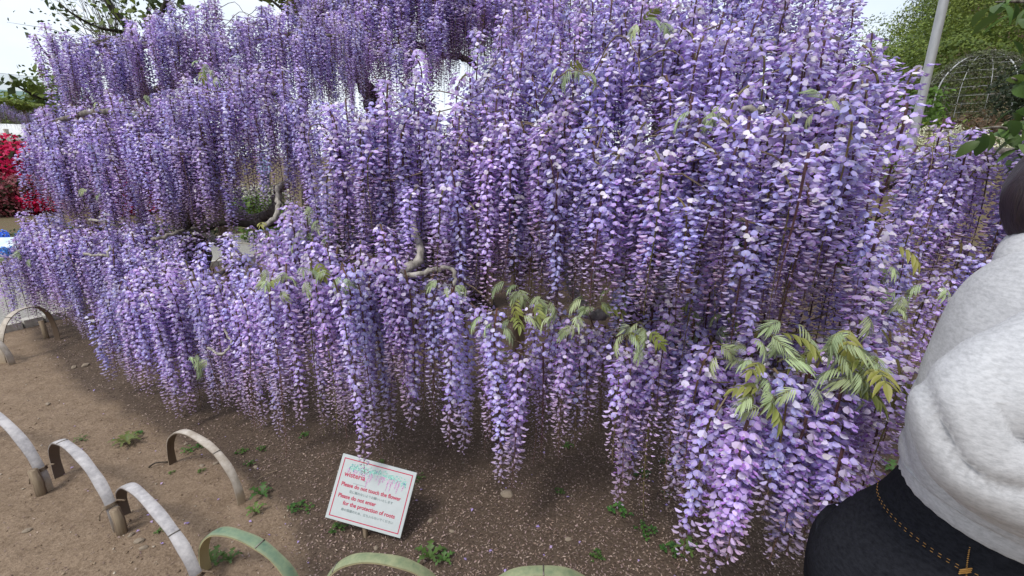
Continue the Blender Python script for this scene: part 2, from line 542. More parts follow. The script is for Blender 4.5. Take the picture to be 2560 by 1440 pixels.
class Wisteria:
    def __init__(s, name, base, label, cat, group=None, seed=1, fat=1.0):
        s.fat = fat
        s.root = empty(name, base, label, cat, group)
        s.base = V(*base)
        s.rng = random.Random(seed)
        s.items = []          # (pos, L, mesh, Lvar, rz, tiltx, tilty, sxy)
        s.rows = []
    def put(s, p, L, mixw, out=None):
        r = s.rng
        me, Lv = pick(mixw, L, r)
        g = gz(p[0], p[1])
        L = min(L, p[2] - g - .03)
        if L < .12: return
        if out is None:
            out = math.atan2(-p[1], -p[0]) + r.uniform(-1.1, 1.1)
        s.items.append((V(*p), L, me, Lv, out, r.gauss(0, .035), r.gauss(0, .035), r.uniform(.88, 1.15) * s.fat))
    def patch(s, rails, nsub=2, step=.085, mixw={'full': 1}, jz=.03, branch=True, keep=1.0):
        r = s.rng
        step *= .67; nsub = int(round(nsub * 1.4 + .3))
        rows = []
        for a, b in zip(rails, rails[1:]):
            for k in range(nsub):
                rows.append((a, b, k / nsub))
        rows.append((rails[-1], rails[-1], 0))
        for a, b, f in rows:
            A = resample([(*P(q[0], q[1], q[2]), q[3]) for q in a], 40)
            B = resample([(*P(q[0], q[1], q[2]), q[3]) for q in b], 40)
            row = [x * (1 - f) + y * f for x, y in zip(A, B)]
            ln = sum(np.linalg.norm((y - x)[:3]) for x, y in zip(row, row[1:]))
            m = max(2, int(ln / step))
            pts = resample(row, m)
            if branch:
                s.rows.append([q[:3] for q in resample(row, max(5, m // 2))])
            for q in pts:
                if r.random() > keep: continue
                wv = (.03 + .008 * q[1]) * math.sin(q[0] * 5.1 + q[1] * 2.3 + f * 2) + .025 * math.sin(q[0] * 11.7 + 1.3)
                p = q[:3] + V(r.gauss(0, .04), r.gauss(0, .045), r.gauss(0, jz + .02) + wv)
                s.put(p, q[3] * r.uniform(.78, 1.15), mixw)
    def finish(s, nind=300, name="raceme", twig=M['twig']):
        # twigs the racemes hang from
        r = s.rng
        for row in s.rows:
            pts = [p + V(r.gauss(0, .03), r.gauss(0, .04) + .06, r.gauss(0, .035) - .03) for p in row]
            i = 0
            while i < len(pts) - 2:
                k = r.randint(4, 8)
                seg = pts[i:i + k]
                if len(seg) > 2:
                    mb = MB()
                    mb.tube(smooth_path(seg, 3), .0026, 5, m=0)
                    mb.build("branch", twig, s.root, -s.base)
                i += k - 1 if r.random() < .6 else k + 1
        def score(it):
            x, y, zc = proj(it[0] - V(0, 0, it[1] * .4))
            inside = -60 < x < 2620 and -120 < y < 1500
            return (0 if inside else 100) + zc
        print('RACEMES', s.root.name, len(s.items))
        order = sorted(s.items, key=score)
        for it in order[:nind]:
            p, L, me, Lv, rz, tx, ty, sxy = it
            o = link(name, me, s.root)
            o.location = p - s.base
            o.rotation_euler = (tx, ty, rz)
            o.scale = (sxy, sxy, L / Lv)
        rest = order[nind:]
        if rest:
            raceme_mass(name + "_mass", rest, s.root, s.base)

def smooth_path(pts, k=4):
    pts = [V(*p) for p in pts]
    out = []
    n = len(pts)
    for i in range(n - 1):
        p0, p1, p2, p3 = pts[max(i - 1, 0)], pts[i], pts[i + 1], pts[min(i + 2, n - 1)]
        for j in range(k):
            t = j / k
            out.append(.5 * ((2 * p1) + (p2 - p0) * t + (2 * p0 - 5 * p1 + 4 * p2 - p3) * t * t + (3 * p1 - p0 - 3 * p2 + p3) * t ** 3))
    out.append(pts[-1])
    return out

_coll = {}
def source_collection():
    if 'c' in _coll: return _coll['c']
    c = bpy.data.collections.new("raceme_sources")
    idx = {}
    k = 0
    for st in VAR:
        for me, L_ in VAR[st]:
            o = bpy.data.objects.new("source_%03d" % k, me)
            c.objects.link(o)
            idx[me.name] = k
            k += 1
    _coll['c'] = (c, idx)
    return c, idx

def raceme_mass(name, items, parent, base):
    c, idx = source_collection()
    me = bpy.data.meshes.new(name)
    me.from_pydata([tuple(it[0] - base) for it in items], [], [])
    ar = me.attributes.new("rot", 'FLOAT_VECTOR', 'POINT')
    ar.data.foreach_set("vector", np.array([(it[5], it[6], it[4]) for it in items], np.float32).ravel())
    as_ = me.attributes.new("scl", 'FLOAT_VECTOR', 'POINT')
    as_.data.foreach_set("vector", np.array([(it[7], it[7], it[1] / it[3]) for it in items], np.float32).ravel())
    ai = me.attributes.new("idx", 'INT', 'POINT')
    ai.data.foreach_set("value", [idx[it[2].name] for it in items])
    o = link(name, me, parent)
    o["kind"] = "stuff"
    ng = bpy.data.node_groups.get("hang_racemes")
    if ng is None:
        ng = bpy.data.node_groups.new("hang_racemes", 'GeometryNodeTree')
        ng.interface.new_socket("Geometry", in_out='INPUT', socket_type='NodeSocketGeometry')
        ng.interface.new_socket("Geometry", in_out='OUTPUT', socket_type='NodeSocketGeometry')
        n = ng.nodes; l = ng.links
        gi, go = n.new("NodeGroupInput"), n.new("NodeGroupOutput")
        ci = n.new("GeometryNodeCollectionInfo"); ci.inputs['Collection'].default_value = c
        ci.inputs['Separate Children'].default_value = True; ci.inputs['Reset Children'].default_value = True
        ip = n.new("GeometryNodeInstanceOnPoints"); ip.inputs['Pick Instance'].default_value = True
        def na(nm, dt):
            x = n.new("GeometryNodeInputNamedAttribute"); x.data_type = dt; x.inputs['Name'].default_value = nm
            return x.outputs['Attribute']
        er = n.new("FunctionNodeEulerToRotation"); l.new(na("rot", 'FLOAT_VECTOR'), er.inputs[0])
        l.new(gi.outputs[0], ip.inputs['Points']); l.new(ci.outputs[0], ip.inputs['Instance'])
        l.new(na("idx", 'INT'), ip.inputs['Instance Index']); l.new(er.outputs[0], ip.inputs['Rotation'])
        l.new(na("scl", 'FLOAT_VECTOR'), ip.inputs['Scale']); l.new(ip.outputs[0], go.inputs[0])
    md = o.modifiers.new("hang", 'NODES'); md.node_group = ng

# --- compound leaves ----------------------------------------------------------
def build_leaf(seed, kind):
    r = random.Random(seed)
    mb = MB()
    young = kind == 'young'
    L_ = r.uniform(.085, .12) if young else r.uniform(.13, .17)
    pairs = 7 if young else 4
    c1 = (.32, .41, .19) if young else (.22, .25, .05)
    c2 = (.50, .58, .36) if young else (.32, .33, .11)
    n = 8
    pts = [V(0, 0, 0)]
    for i in range(1, n + 1):
        a = .5 - 1.9 * (i / n) ** 1.1 if young else .45 - 1.3 * (i / n)
        pts.append(pts[-1] + V(math.cos(a), r.uniform(-.05, .05), math.sin(a)) * L_ / n)
    mb.tube(pts, .0011, 3, (.30, .30, .12), cap=False)
    A = np.array(pts)
    def leaflet(p, d, nrm, ln, w, droop):
        d = d / np.linalg.norm(d); s_ = np.cross(nrm, d); s_ /= np.linalg.norm(s_)
        up = np.cross(d, s_)
        vs_, cl = [], []
        k = 5
        f = r.uniform(.8, 1.15)
        for i in range(k + 1):
            t = i / k
            ww = w * math.sin(math.pi * min(1, t * .93 + .04) ** .75) * (1 if t < 1 else 0)
            c0 = p + d * ln * t - V(0, 0, 1) * droop * ln * t * t
            vs_ += [c0 - s_ * ww + up * ww * .55, c0, c0 + s_ * ww + up * ww * .55]
            cc = tuple(x * f for x in c1); ce = tuple(x * f for x in c2)
            cl += [ce, cc, ce]
        fs = []
        for i in range(k):
            b = i * 3
            fs += [(b, b + 1, b + 4, b + 3), (b + 1, b + 2, b + 5, b + 4)]
        mb.add(vs_, fs, cl)
    for i in range(pairs):
        t = .28 + .66 * i / (pairs - 1)
        x = t * n; k = min(int(x), n - 1); p = A[k] + (A[k + 1] - A[k]) * (x - k)
        tg = A[min(k + 1, n)] - A[k]; tg /= np.linalg.norm(tg)
        for s_ in (-1, 1):
            d = tg * (.6 if young else .6) + V(0, s_, 0) * (.85 * (1.1 - .7 * i / pairs) if young else .8) + V(0, 0, -.45 if young else -.25)
            ln = (r.uniform(.045, .065) if young else r.uniform(.055, .085)) * (1 - .15 * abs(t - .6))
            leaflet(p, d, V(0, 0, 1) + tg * .2, ln, ln * (.065 if young else .17), r.uniform(.1, .4))
    leaflet(A[-1], A[-1] - A[-2] + V(0, 0, -.01), V(1, 0, .3), .06 if young else .08, .006 if young else .016, .1)
    return mb.mesh("leaf", M['leaf'], smooth=True)
LEAF = {'young': [build_leaf(300 + i, 'young') for i in range(5)], 'bronze': [build_leaf(320 + i, 'bronze') for i in range(4)]}
def put_leaf(root, base, p, kind, rr, scale=1.0, out=None):
    o = link("leaf", rr.choice(LEAF[kind]), root)
    o.location = V(*p) - base
    o.rotation_euler = (rr.gauss(0, .45), rr.gauss(0, .4), (math.atan2(-p[1], -p[0]) + rr.uniform(-1.6, 1.6)) if out is None else out)
    k = scale * rr.uniform(.8, 1.2)
    o.scale = (k, k, k)
def leaf_sites(W, sites):
    rr = W.rng
    for px, py, zc, ny, nb, sp in sites:
        c0 = P(px, py, zc)
        # the shoot they grow from, running back into the canopy
        mb = MB()
        mb.tube(smooth_path([c0, c0 + V(0, .05, -.005), c0 + V(rr.uniform(-.03, .03), .12, -.03), c0 + V(rr.uniform(-.04, .04), .22, -.08)], 3), [.0012 + .0001 * i for i in range(10)], 5, (.14, .13, .05))
        mb.build("shoot", M['leaf'], W.root, -W.base)
        if ny: ny = ny + 2
        nb = max(0, nb - (nb > 1))
        for k in range(ny + nb):
            p = c0 + V(rr.gauss(0, sp), rr.gauss(0, sp * .5), rr.gauss(0, sp * .6))
            put_leaf(W.root, W.base, p, 'young' if k < ny else 'bronze', rr, .56 if k < ny else .46)

def limb(W, pts, r0, r1, mat, name="branch", n=8, wob=.02, k=5):
    rr = W.rng
    sp = smooth_path(pts, k)
    m = len(sp)
    sp = [p + V(rr.gauss(0, wob), rr.gauss(0, wob), rr.gauss(0, wob)) * (0 if i in (0, m - 1) else 1) * .4 for i, p in enumerate(sp)]
    rad = [(r0 + (r1 - r0) * i / (m - 1)) * (1 + .14 * math.sin(i * 1.7 + r0 * 90) + rr.uniform(-.07, .07)) for i in range(m)]
    mb = MB()
    mb.tube(sp, rad, n)
    return mb.build(name, mat, W.root, -W.base)

# ================================================================== front tree
b1 = V(1.25, 4.0, 0.0)
T1 = Wisteria("wisteria_tree", b1, "big lavender wisteria hanging in tiers behind the wisteria notice sign", "wisteria", "wisterias", 1)
MF = {'full': 6, 'mid': 3, 'bud': 1}
MM = {'full': 2, 'mid': 5, 'bud': 2}
MBD = {'mid': 4, 'bud': 4}
# crown dome
T1.patch([[(1310, 10, 2.7, .5), (1500, -60, 2.6, .5), (1750, -110, 2.4, .5), (1950, -90, 2.2, .5), (2110, -10, 2.0, .5)],
          [(1230, 120, 2.3, .55), (1450, 80, 2.0, .55), (1700, 60, 1.8, .5), (1950, 60, 1.65, .5), (2150, 100, 1.6, .45)],
          [(1150, 225, 2.0, .6), (1400, 200, 1.75, .55), (1700, 190, 1.45, .5), (1950, 180, 1.3, .5), (2130, 190, 1.25, .45), (2215, 235, 1.3, .4)]], 3, .085, {'full': 8, 'mid': 2}, .04)
T1.patch([[(810, 300, 2.2, .58), (900, 275, 2.1, .58), (1050, 235, 2.0, .6), (1250, 260, 1.8, .6), (1500, 290, 1.5, .5), (1750, 300, 1.25, .45), (2000, 290, 1.15, .45), (2210, 300, 1.2, .42)],
          [(795, 350, 2.05, .55), (950, 335, 1.9, .58), (1200, 340, 1.7, .56), (1500, 370, 1.42, .42), (1750, 390, 1.18, .40), (2000, 390, 1.08, .40), (2200, 395, 1.15, .38)]], 2, .085, MF, .04)
T1.patch([[(820, 420, 2.0, .42), (980, 430, 1.85, .42), (1200, 440, 1.7, .42)], ], 1, .12, MM, .05)
T1.patch([[(1620, 470, 1.25, .28), (1800, 470, 1.12, .36), (2000, 470, 1.06, .36), (2170, 480, 1.12, .36)]], 1, .09, MM, .05)
# curtain of thin budded racemes behind the middle opening
T1.patch([[(1050, 380, 2.3, .62), (1300, 380, 2.1, .6), (1500, 400, 1.9, .5), (1680, 420, 1.7, .45)]], 1, .11, MBD, .05)
T1.patch([[(900, 440, 2.05, .5), (1050, 430, 1.95, .52), (1250, 430, 1.85, .52), (1450, 430, 1.7, .48), (1650, 440, 1.5, .42)]], 1, .085, {'mid': 4, 'bud': 2, 'full': 1}, .06)
T1.patch([[(1100, 520, 2.2, .42), (1300, 520, 2.1, .42), (1500, 520, 2.0, .42), (1700, 520, 1.8, .45)]], 1, .12, {'mid': 2, 'bud': 4, 'spent': 1}, .06)
T1.patch([[(1640, 600, 1.45, .36), (1800, 600, 1.35, .38), (2000, 600, 1.3, .38), (2160, 600, 1.3, .38)], [(1700, 690, 1.6, .42), (1900, 690, 1.5, .42), (2150, 690, 1.45, .42)]], 1, .10, {'mid': 4, 'bud': 2}, .05)
T1.patch([[(1050, 770, 2.05, .6), (1250, 790, 1.95, .58), (1500, 800, 1.85, .55), (1750, 820, 1.7, .5)]], 1, .12, {'mid': 2, 'bud': 4, 'spent': 1}, .05)
T1.put(P(835, 700, 1.62), .80, {'full': 1}, 0)
# lower tier, left of the notice
T1.patch([[(690, 545, 2.45, .45), (790, 490, 2.35, .45)], [(650, 640, 2.35, .55), (760, 590, 2.2, .6), (870, 635, 2.0, .66), (1000, 665, 1.95, .62)],
          [(625, 720, 2.15, .70), (720, 680, 1.95, .76), (830, 675, 1.8, .76), (930, 680, 1.75, .72), (1005, 700, 1.8, .64)]], 2, .08, MF, .03)
for px, py, zc, L_, n_, mx in ((1065, 700, 1.8, .66, 4, MM), (1110, 720, 1.85, .5, 2, MBD), (1165, 745, 1.7, .72, 3, MF), (1215, 770, 1.65, .70, 3, MF), (1305, 880, 1.6, .52, 3, MM),
                           (1330, 800, 1.75, .5, 2, MM), (1390, 775, 1.7, .55, 3, MM), (1480, 830, 1.6, .56, 3, MF), (1530, 860, 1.55, .55, 2, MM), (1605, 870, 1.5, .5, 2, MM),
                           (1650, 900, 1.5, .42, 2, MM), (1730, 860, 1.45, .55, 3, MM), (1775, 900, 1.4, .5, 2, MBD), (1680, 800, 1.5, .66, 3, MM), (1740, 820, 1.42, .66, 3, MF), (1795, 850, 1.36, .62, 3, MM), (1590, 840, 1.52, .6, 3, MF), (1440, 790, 1.9, .5, 2, MBD), (1560, 800, 1.9, .55, 2, MBD)):
    for k in range(n_):
        T1.put(P(px + T1.rng.gauss(0, 22), py + T1.rng.gauss(0, 22), zc + T1.rng.uniform(-.05, .12)), L_ * T1.rng.uniform(.8, 1.08), mx)
    T1.rows.append([P(px - 40, py - 8, zc + .03), P(px, py - 12, zc + .02), P(px + 25, py, zc), P(px + 50, py + 8, zc + .03)])
T1.patch([[(1640, 730, 2.0, .5), (1750, 720, 1.8, .5), (1900, 740, 1.65, .5), (2050, 760, 1.55, .5), (2180, 760, 1.5, .5)],
          [(1700, 800, 1.75, .5), (1850, 820, 1.55, .5), (2000, 850, 1.42, .45), (2180, 850, 1.42, .42)]], 2, .11, MM, .05)
# low cluster beside the person
T1.patch([[(1835, 970, 1.25, .50), (1920, 940, 1.2, .50), (2010, 960, 1.2, .48), (2100, 955, 1.22, .42), (2200, 940, 1.3, .36)],
          [(1850, 1030, 1.12, .40), (1930, 1010, 1.1, .42), (2060, 1010, 1.12, .38), (2140, 1000, 1.18, .30)]], 2, .075, {'full': 8, 'mid': 2}, .03)
# right wing, behind the person
T1.patch([[(2280, 380, 2.3, .6), (2400, 375, 2.1, .6), (2560, 365, 2.0, .6), (2760, 360, 2.0, .6)],
          [(2250, 410, 1.95, .6), (2380, 400, 1.85, .6), (2560, 400, 1.8, .6), (2720, 400, 1.8, .6)]], 2, .085, MF, .04)
T1.patch([[(2170, 560, 1.9, .55), (2350, 580, 1.9, .55), (2520, 600, 1.9, .5), (2700, 640, 1.9, .5)],
          [(2200, 740, 1.8, .5), (2350, 770, 1.8, .5), (2480, 800, 1.8, .5)]], 2, .11, MM, .05)
T1.patch([[(2170, 860, 1.7, .42), (2270, 880, 1.7, .4), (2350, 900, 1.7, .38)]], 1, .1, {'bud': 1, 'mid': 1}, .05)
# roof of the crown over the trunk
rr = T1.rng
for i in range(17):
    for j in range(9):
        x, y = -1.2 + .30 * i + rr.gauss(0, .06), 2.75 + .30 * j + rr.gauss(0, .06)
        z = 2.35 - .10 * (x - 1.2) ** 2 * .6 - .05 * (y - 3.6) ** 2 + rr.gauss(0, .05)
        if x < .1: z = min(z, 1.80)
        if proj((x, y, z))[0] > 2120 or (proj((x, y, z))[0] < 1250 and proj((x, y, z))[1] < 260): continue
        T1.put((x, y, z), rr.uniform(.4, .6), MM)
for j in range(5):
    T1.rows.append([V(-1.0 + .6 * k, 2.9 + .5 * j, (1.75 if -1.0 + .6 * k < .1 else 2.2)) for k in range(5)])
# racemes on the far side of the crown, seen below it
for k in range(190):
    x = rr.uniform(-1.6, 3.6); y = rr.uniform(4.7, 5.6)
    T1.put((x, y, rr.uniform(1.0, 1.65)), rr.uniform(.55, .85), MM)
for j in range(3):
    T1.rows.append([V(-1.6 + .75 * k, 4.8 + .35 * j, 1.5 + .1 * j) for k in range(8)])

# trunk and limbs
limb(T1, [b1 + V(.05, .05, -.15), b1 + V(0, 0, .25), b1 + V(-.12, -.05, .7), b1 + V(.05, -.1, 1.2), b1 + V(.0, -.2, 1.7), b1 + V(-.1, -.3, 2.2)], .25, .13, M['bark_dark'], "trunk", 12, .03)
limb(T1, [V(-.35, 4.5, -.15), V(-.42, 4.45, .3), V(-.36, 4.35, .75), V(-.2, 4.2, 1.15), V(.3, 3.9, 1.6), V(.7, 3.8, 1.9)], .2, .09, M['bark_dark'], "trunk", 12, .03)
limb(T1, [b1 + V(-.1, 0, .8), P(1480, 640, 3.4), P(1400, 600, 2.9), P(1200, 500, 2.4), P(950, 380, 2.2)], .07, .02, M['bark'])
limb(T1, [b1 + V(0, -.1, 1.1), P(1700, 500, 3.0), P(1850, 400, 2.3), P(2000, 330, 1.6), P(2180, 330, 1.35)], .07, .018, M['bark'])
limb(T1, [b1 + V(0, -.2, 1.7), P(1650, 250, 3.0), P(1750, 150, 2.3), P(1900, 120, 1.9), P(2100, 100, 1.75)], .06, .015, M['bark'])
limb(T1, [b1 + V(0, -.1, 1.0), P(1900, 560, 3.0), P(2150, 480, 2.5), P(2400, 400, 2.1), P(2600, 380, 2.0)], .06, .02, M['bark'])
limb(T1, [b1 + V(-.12, -.05, .7), P(1480, 640, 3.4), P(1300, 600, 3.0), P(1150, 640, 2.5), P(1010, 690, 1.97), P(880, 660, 2.05), P(760, 620, 2.25)], .045, .014, M['bark_dark'])
limb(T1, [P(1420, 690, 2.1), P(1425, 640, 2.1), P(1445, 590, 2.12), P(1430, 540, 2.15), P(1440, 470, 2.2)], .022, .018, M['bark_pale'], n=9, wob=.012)
limb(T1, [P(1425, 690, 2.1), P(1440, 740, 2.0), P(1490, 790, 1.95), P(1530, 770, 2.0), P(1560, 730, 2.2), P(1600, 690, 2.9)], .020, .03, M['bark_pale'], n=9, wob=.012)
limb(T1, [P(1005, 720, 1.82), P(1010, 680, 1.82), P(1045, 655, 1.83), P(1050, 620, 1.85), P(1035, 570, 1.9), P(1040, 500, 2.0)], .020, .014, M['bark_pale'], n=9, wob=.008)
limb(T1, [P(1010, 688, 1.80), P(1050, 684, 1.77), P(1090, 672, 1.75), P(1130, 675, 1.74), P(1137, 715, 1.74)], .011, .007, M['bark_pale'], n=8, wob=.008)
limb(T1, [P(1640, 700, 2.6), P(1560, 640, 2.2), P(1490, 630, 2.15), P(1440, 640, 2.12)], .014, .010, M['bark_pale'], wob=.008)
limb(T1, [P(1500, 600, 3.4), P(1750, 800, 2.2), P(1900, 900, 1.6), P(2000, 960, 1.3), P(2150, 960, 1.3)], .035, .010, M['bark'])
limb(T1, [P(1780, 268, 1.42), P(1850, 285, 1.35), P(1900, 270, 1.3)], .011, .009, M['bark_pale'])
limb(T1, [P(1760, 300, 1.3), P(1800, 292, 1.27), P(1860, 305, 1.27)], .007, .005, M['bark_pale'])
# arching shoots over the crown, with leaves at their ends
for a in (((1350, 260), (1400, 190), (1450, 180), (1520, 240)), ((1480, 190), (1540, 90), (1590, 130), (1600, 200)), ((2120, 210), (2160, 205), (2165, 290), (2150, 420)),
          ((1590, 160), (1660, 125), (1700, 140), (1720, 180)), ((1640, 240), (1690, 215), (1720, 240), (1730, 330)), ((2290, 365), (2330, 370), (2325, 420), (2310, 480)), ((830, 330), (790, 310), (770, 340), (790, 420))):
    z0 = 1.2 if a[0][0] > 1900 and a[0][0] < 2250 else (1.5 if a[0][0] > 1300 else 2.0)
    if a[0][0] > 2250: z0 = 1.85
    limb(T1, [P(x, y, z0 + .1 * (k == 0) - .02 * k) for k, (x, y) in enumerate(a)], .0026, .0014, M['twig'], "shoot", 5, .004)
leaf_sites(T1, [(690, 705, 1.85, 3, 1, .03), (775, 675, 1.75, 3, 1, .035), (845, 695, 1.7, 3, 0, .03), (1295, 720, 1.6, 3, 1, .03), (1270, 800, 1.58, 4, 1, .045), (1350, 765, 1.6, 2, 1, .03),
                (1425, 800, 1.55, 3, 0, .035), (1475, 765, 1.55, 3, 1, .03), (1570, 850, 1.35, 3, 2, .03), (1610, 815, 1.4, 1, 2, .03), (1560, 740, 1.6, 2, 0, .03),
                (1840, 880, 1.15, 4, 0, .035), (1950, 845, 1.12, 2, 2, .03), (1900, 920, 1.1, 2, 3, .035), (1930, 990, 1.05, 2, 3, .03),
                (2080, 850, 1.1, 4, 3, .045), (2150, 840, 1.1, 2, 3, .045), (2200, 900, 1.1, 2, 2, .04), (2110, 960, 1.08, 4, 2, .04), (2160, 910, 1.06, 3, 3, .04), (2265, 960, 1.12, 0, 2, .02),
                (2180, 655, 1.35, 3, 1, .03), (2290, 740, 1.6, 4, 0, .05), (1610, 60, 1.6, 1, 2, .02), (1435, 180, 1.6, 3, 1, .03), (1780, 285, 1.22, 4, 0, .02),
                (1120, 720, 1.7, 2, 0, .03), (790, 560, 2.1, 2, 1, .05), (1650, 830, 1.6, 2, 1, .06), (1750, 800, 1.45, 2, 1, .05), (2060, 260, 1.12, 2, 0, .02), (1720, 540, 1.5, 1, 0, .02)])
T1.finish(300)

# ================================================================== left tree
b2 = V(-3.35, 4.75, 0.0)
T2 = Wisteria("wisteria_tree", b2, "lavender wisteria drooping in mounds over the bare soil, red azaleas behind it", "wisteria", "wisterias", 2)
T2.patch([[(125, 120, 4.2, .55), (230, 80, 4.1, .6), (330, 110, 4.0, .6), (420, 45, 4.0, .6), (560, 0, 4.0, .6), (680, 25, 4.0, .6), (800, 60, 4.0, .6), (900, 70, 4.2, .6)],
          [(140, 150, 3.9, .5), (250, 120, 3.8, .52), (400, 100, 3.7, .6), (560, 70, 3.6, .6), (700, 90, 3.6, .6), (860, 120, 3.8, .55)]], 3, .10, MF, .05)
T2.patch([[(440, 230, 3.4, .6), (530, 180, 3.3, .62), (640, 185, 3.2, .62), (720, 225, 3.1, .62), (768, 290, 3.0, .6)],
          [(430, 270, 3.1, .62), (530, 235, 3.0, .62), (650, 235, 2.9, .6), (750, 310, 2.85, .55)]], 3, .09, MF, .04)
T2.patch([[(95, 300, 3.9, .6), (160, 265, 3.7, .6), (280, 255, 3.6, .6), (430, 265, 3.5, .6)],
          [(75, 345, 3.7, .58), (180, 315, 3.4, .62), (300, 305, 3.3, .65), (450, 325, 3.2, .65), (570, 330, 3.1, .55)],
          [(75, 400, 3.6, .45), (130, 390, 3.4, .52), (300, 380, 3.15, .55), (480, 375, 3.0, .55)]], 2, .09, MF, .04)
T2.patch([[(70, 600, 4.0, .5), (130, 560, 3.7, .55), (250, 545, 3.5, .5), (380, 565, 3.3, .5), (470, 610, 3.2, .45)],
          [(15, 645, 3.9, .5), (80, 620, 3.6, .68), (180, 600, 3.3, .72), (290, 620, 3.1, .70), (400, 650, 3.0, .55)]], 3, .09, MF, .03)
T2.patch([[(265, 745, 2.85, .5), (330, 715, 2.8, .6), (420, 690, 2.7, .6), (520, 665, 2.6, .6), (600, 640, 2.6, .6)],
          [(290, 765, 2.6, .55), (380, 740, 2.5, .65), (470, 720, 2.4, .74), (560, 705, 2.3, .75), (625, 690, 2.25, .7)]], 2, .08, MF, .03)
T2.patch([[(570, 560, 2.9, .5), (640, 575, 2.8, .45), (700, 590, 2.7, .45)]], 1, .10, MM, .03)
T2.patch([[(170, 450, 3.5, .42), (350, 450, 3.3, .5), (480, 450, 3.2, .5), (560, 450, 3.1, .4)]], 1, .10, {'mid': 3, 'bud': 2, 'full': 1}, .05)
rr = T2.rng
for i in range(10):
    for j in range(6):
        x, y = -5.0 + .36 * i + rr.gauss(0, .06), 4.5 + .36 * j + rr.gauss(0, .06)
        if proj((x, y, 2.35))[0] < 190: continue
        T2.put((x, y, 2.35 + rr.gauss(0, .08)), rr.uniform(.45, .65), MM)
for j in range(3):
    T2.rows.append([V(-3.6 + .4 * k, 4.6 + .7 * j, 2.35) for k in range(6)])
limb(T2, [b2 + V(.1, .1, -.15), b2 + V(0, 0, .3), b2 + V(.1, -.1, .8), b2 + V(-.1, -.1, 1.4), b2 + V(-.2, 0, 2.0), b2 + V(-.3, -.2, 2.5)], .16, .08, M['bark_dark'], "trunk", 12, .03)
limb(T2, [b2 + V(.1, -.1, .85), P(690, 550, 3.6), P(640, 560, 3.3), P(560, 560, 3.2), P(430, 590, 3.35), P(300, 570, 3.45), P(150, 580, 3.75)], .032, .012, M['bark_dark'])
limb(T2, [P(580, 540, 3.8), P(640, 545, 3.7), P(690, 525, 3.6), P(690, 480, 3.6), P(720, 462, 3.6)], .05, .03, M['bark'])
limb(T2, [P(660, 565, 3.0), P(690, 540, 3.0), P(697, 510, 3.05), P(695, 470, 3.1), P(720, 455, 3.2)], .018, .014, M['bark_pale'], wob=.008)
limb(T2, [b2 + V(-.1, -.1, 1.4), P(560, 350, 3.6), P(420, 300, 3.5), P(250, 280, 3.5), P(120, 310, 3.7)], .05, .015, M['bark'])
limb(T2, [b2 + V(-.1, -.1, 1.4), P(620, 300, 3.4), P(600, 220, 3.2), P(700, 240, 3.1)], .04, .012, M['bark'])
limb(T2, [b2 + V(-.2, 0, 2.0), P(500, 120, 4.1), P(330, 110, 4.0), P(180, 110, 4.1)], .045, .012, M['bark'])
limb(T2, [b2 + V(-.2, 0, 2.0), P(650, 100, 4.0), P(850, 90, 4.0)], .04, .012, M['bark'])
limb(T2, [b2 + V(.1, -.1, .8), P(600, 640, 3.2), P(520, 690, 2.7), P(400, 715, 2.65), P(300, 740, 2.7)], .035, .010, M['bark'])
limb(T2, [P(520, 870, 2.35), P(555, 885, 2.3), P(578, 860, 2.3), P(568, 835, 2.35), P(540, 790, 2.4)], .007, .005, M['bark_pale'], wob=.006)
limb(T2, [P(225, 550, 3.3), P(270, 555, 3.25), P(300, 570, 3.3)], .010, .007, M['bark_pale'])
limb(T2, [P(210, 635, 3.1), P(265, 640, 3.05), P(275, 615, 3.1)], .009, .006, M['bark_pale'])
limb(T2, [P(380, 600, 3.0), P(420, 590, 3.0), P(460, 575, 3.1)], .012, .012, M['bark'])
limb(T2, [P(300, 98, 3.85), P(345, 102, 3.8)], .012, .010, M['bark_pale'])
leaf_sites(T2, [(530, 185, 3.1, 4, 1, .05), (310, 250, 3.3, 3, 0, .08), (500, 900, 2.25, 3, 0, .05), (700, 570, 2.4, 2, 1, .05), (770, 590, 2.1, 3, 0, .04), (230, 470, 3.2, 1, 0, .05), (50, 640, 3.6, 3, 0, .05)])
T2.finish(300)

# ================================================================== tall tree behind
b3 = V(-1.5, 5.9, 0.0)
T3 = Wisteria("wisteria_tree", b3, "tall wisteria behind the others with long fading brownish racemes against the sky", "wisteria", "wisterias", 3, 1.4)
MS = {'bud': 2, 'spent': 2, 'mid': 5, 'full': 2}
T3.patch([[(740, -30, 5.6, .8), (900, -90, 5.6, 1.05), (1050, -110, 5.5, 1.1), (1250, -80, 5.5, .8), (1420, -60, 5.5, .7)],
          [(770, 40, 5.2, .65), (830, 10, 5.1, .85), (930, -50, 5.0, 1.15), (1060, -70, 4.9, 1.15), (1160, -80, 4.9, .95), (1240, -60, 4.9, 1.0), (1400, -60, 4.9, .9)]], 4, .085, MS, .06)
T3.patch([[(860, 20, 4.8, .95), (980, 0, 4.7, 1.0), (1090, -20, 4.6, .95)]], 2, .08, {'mid': 3, 'full': 2, 'bud': 1}, .05)
T3.patch([[(1080, -40, 4.7, .9), (1160, -40, 4.6, .62), (1200, -30, 4.6, .6), (1300, -20, 4.6, .85)], [(1090, 0, 4.5, .85), (1170, 0, 4.5, .5), (1300, 10, 4.4, .8)]], 2, .085, MS, .06)
T3.patch([[(870, 95, 4.4, .62), (980, 85, 4.35, .64), (1110, 70, 4.3, .58)]], 2, .085, {'mid': 4, 'full': 1, 'bud': 1}, .05)
T3.patch([[(760, 80, 4.5, .68), (850, 60, 4.5, .75), (950, 60, 4.5, .75)]], 2, .085, {'mid': 3, 'bud': 2}, .05)
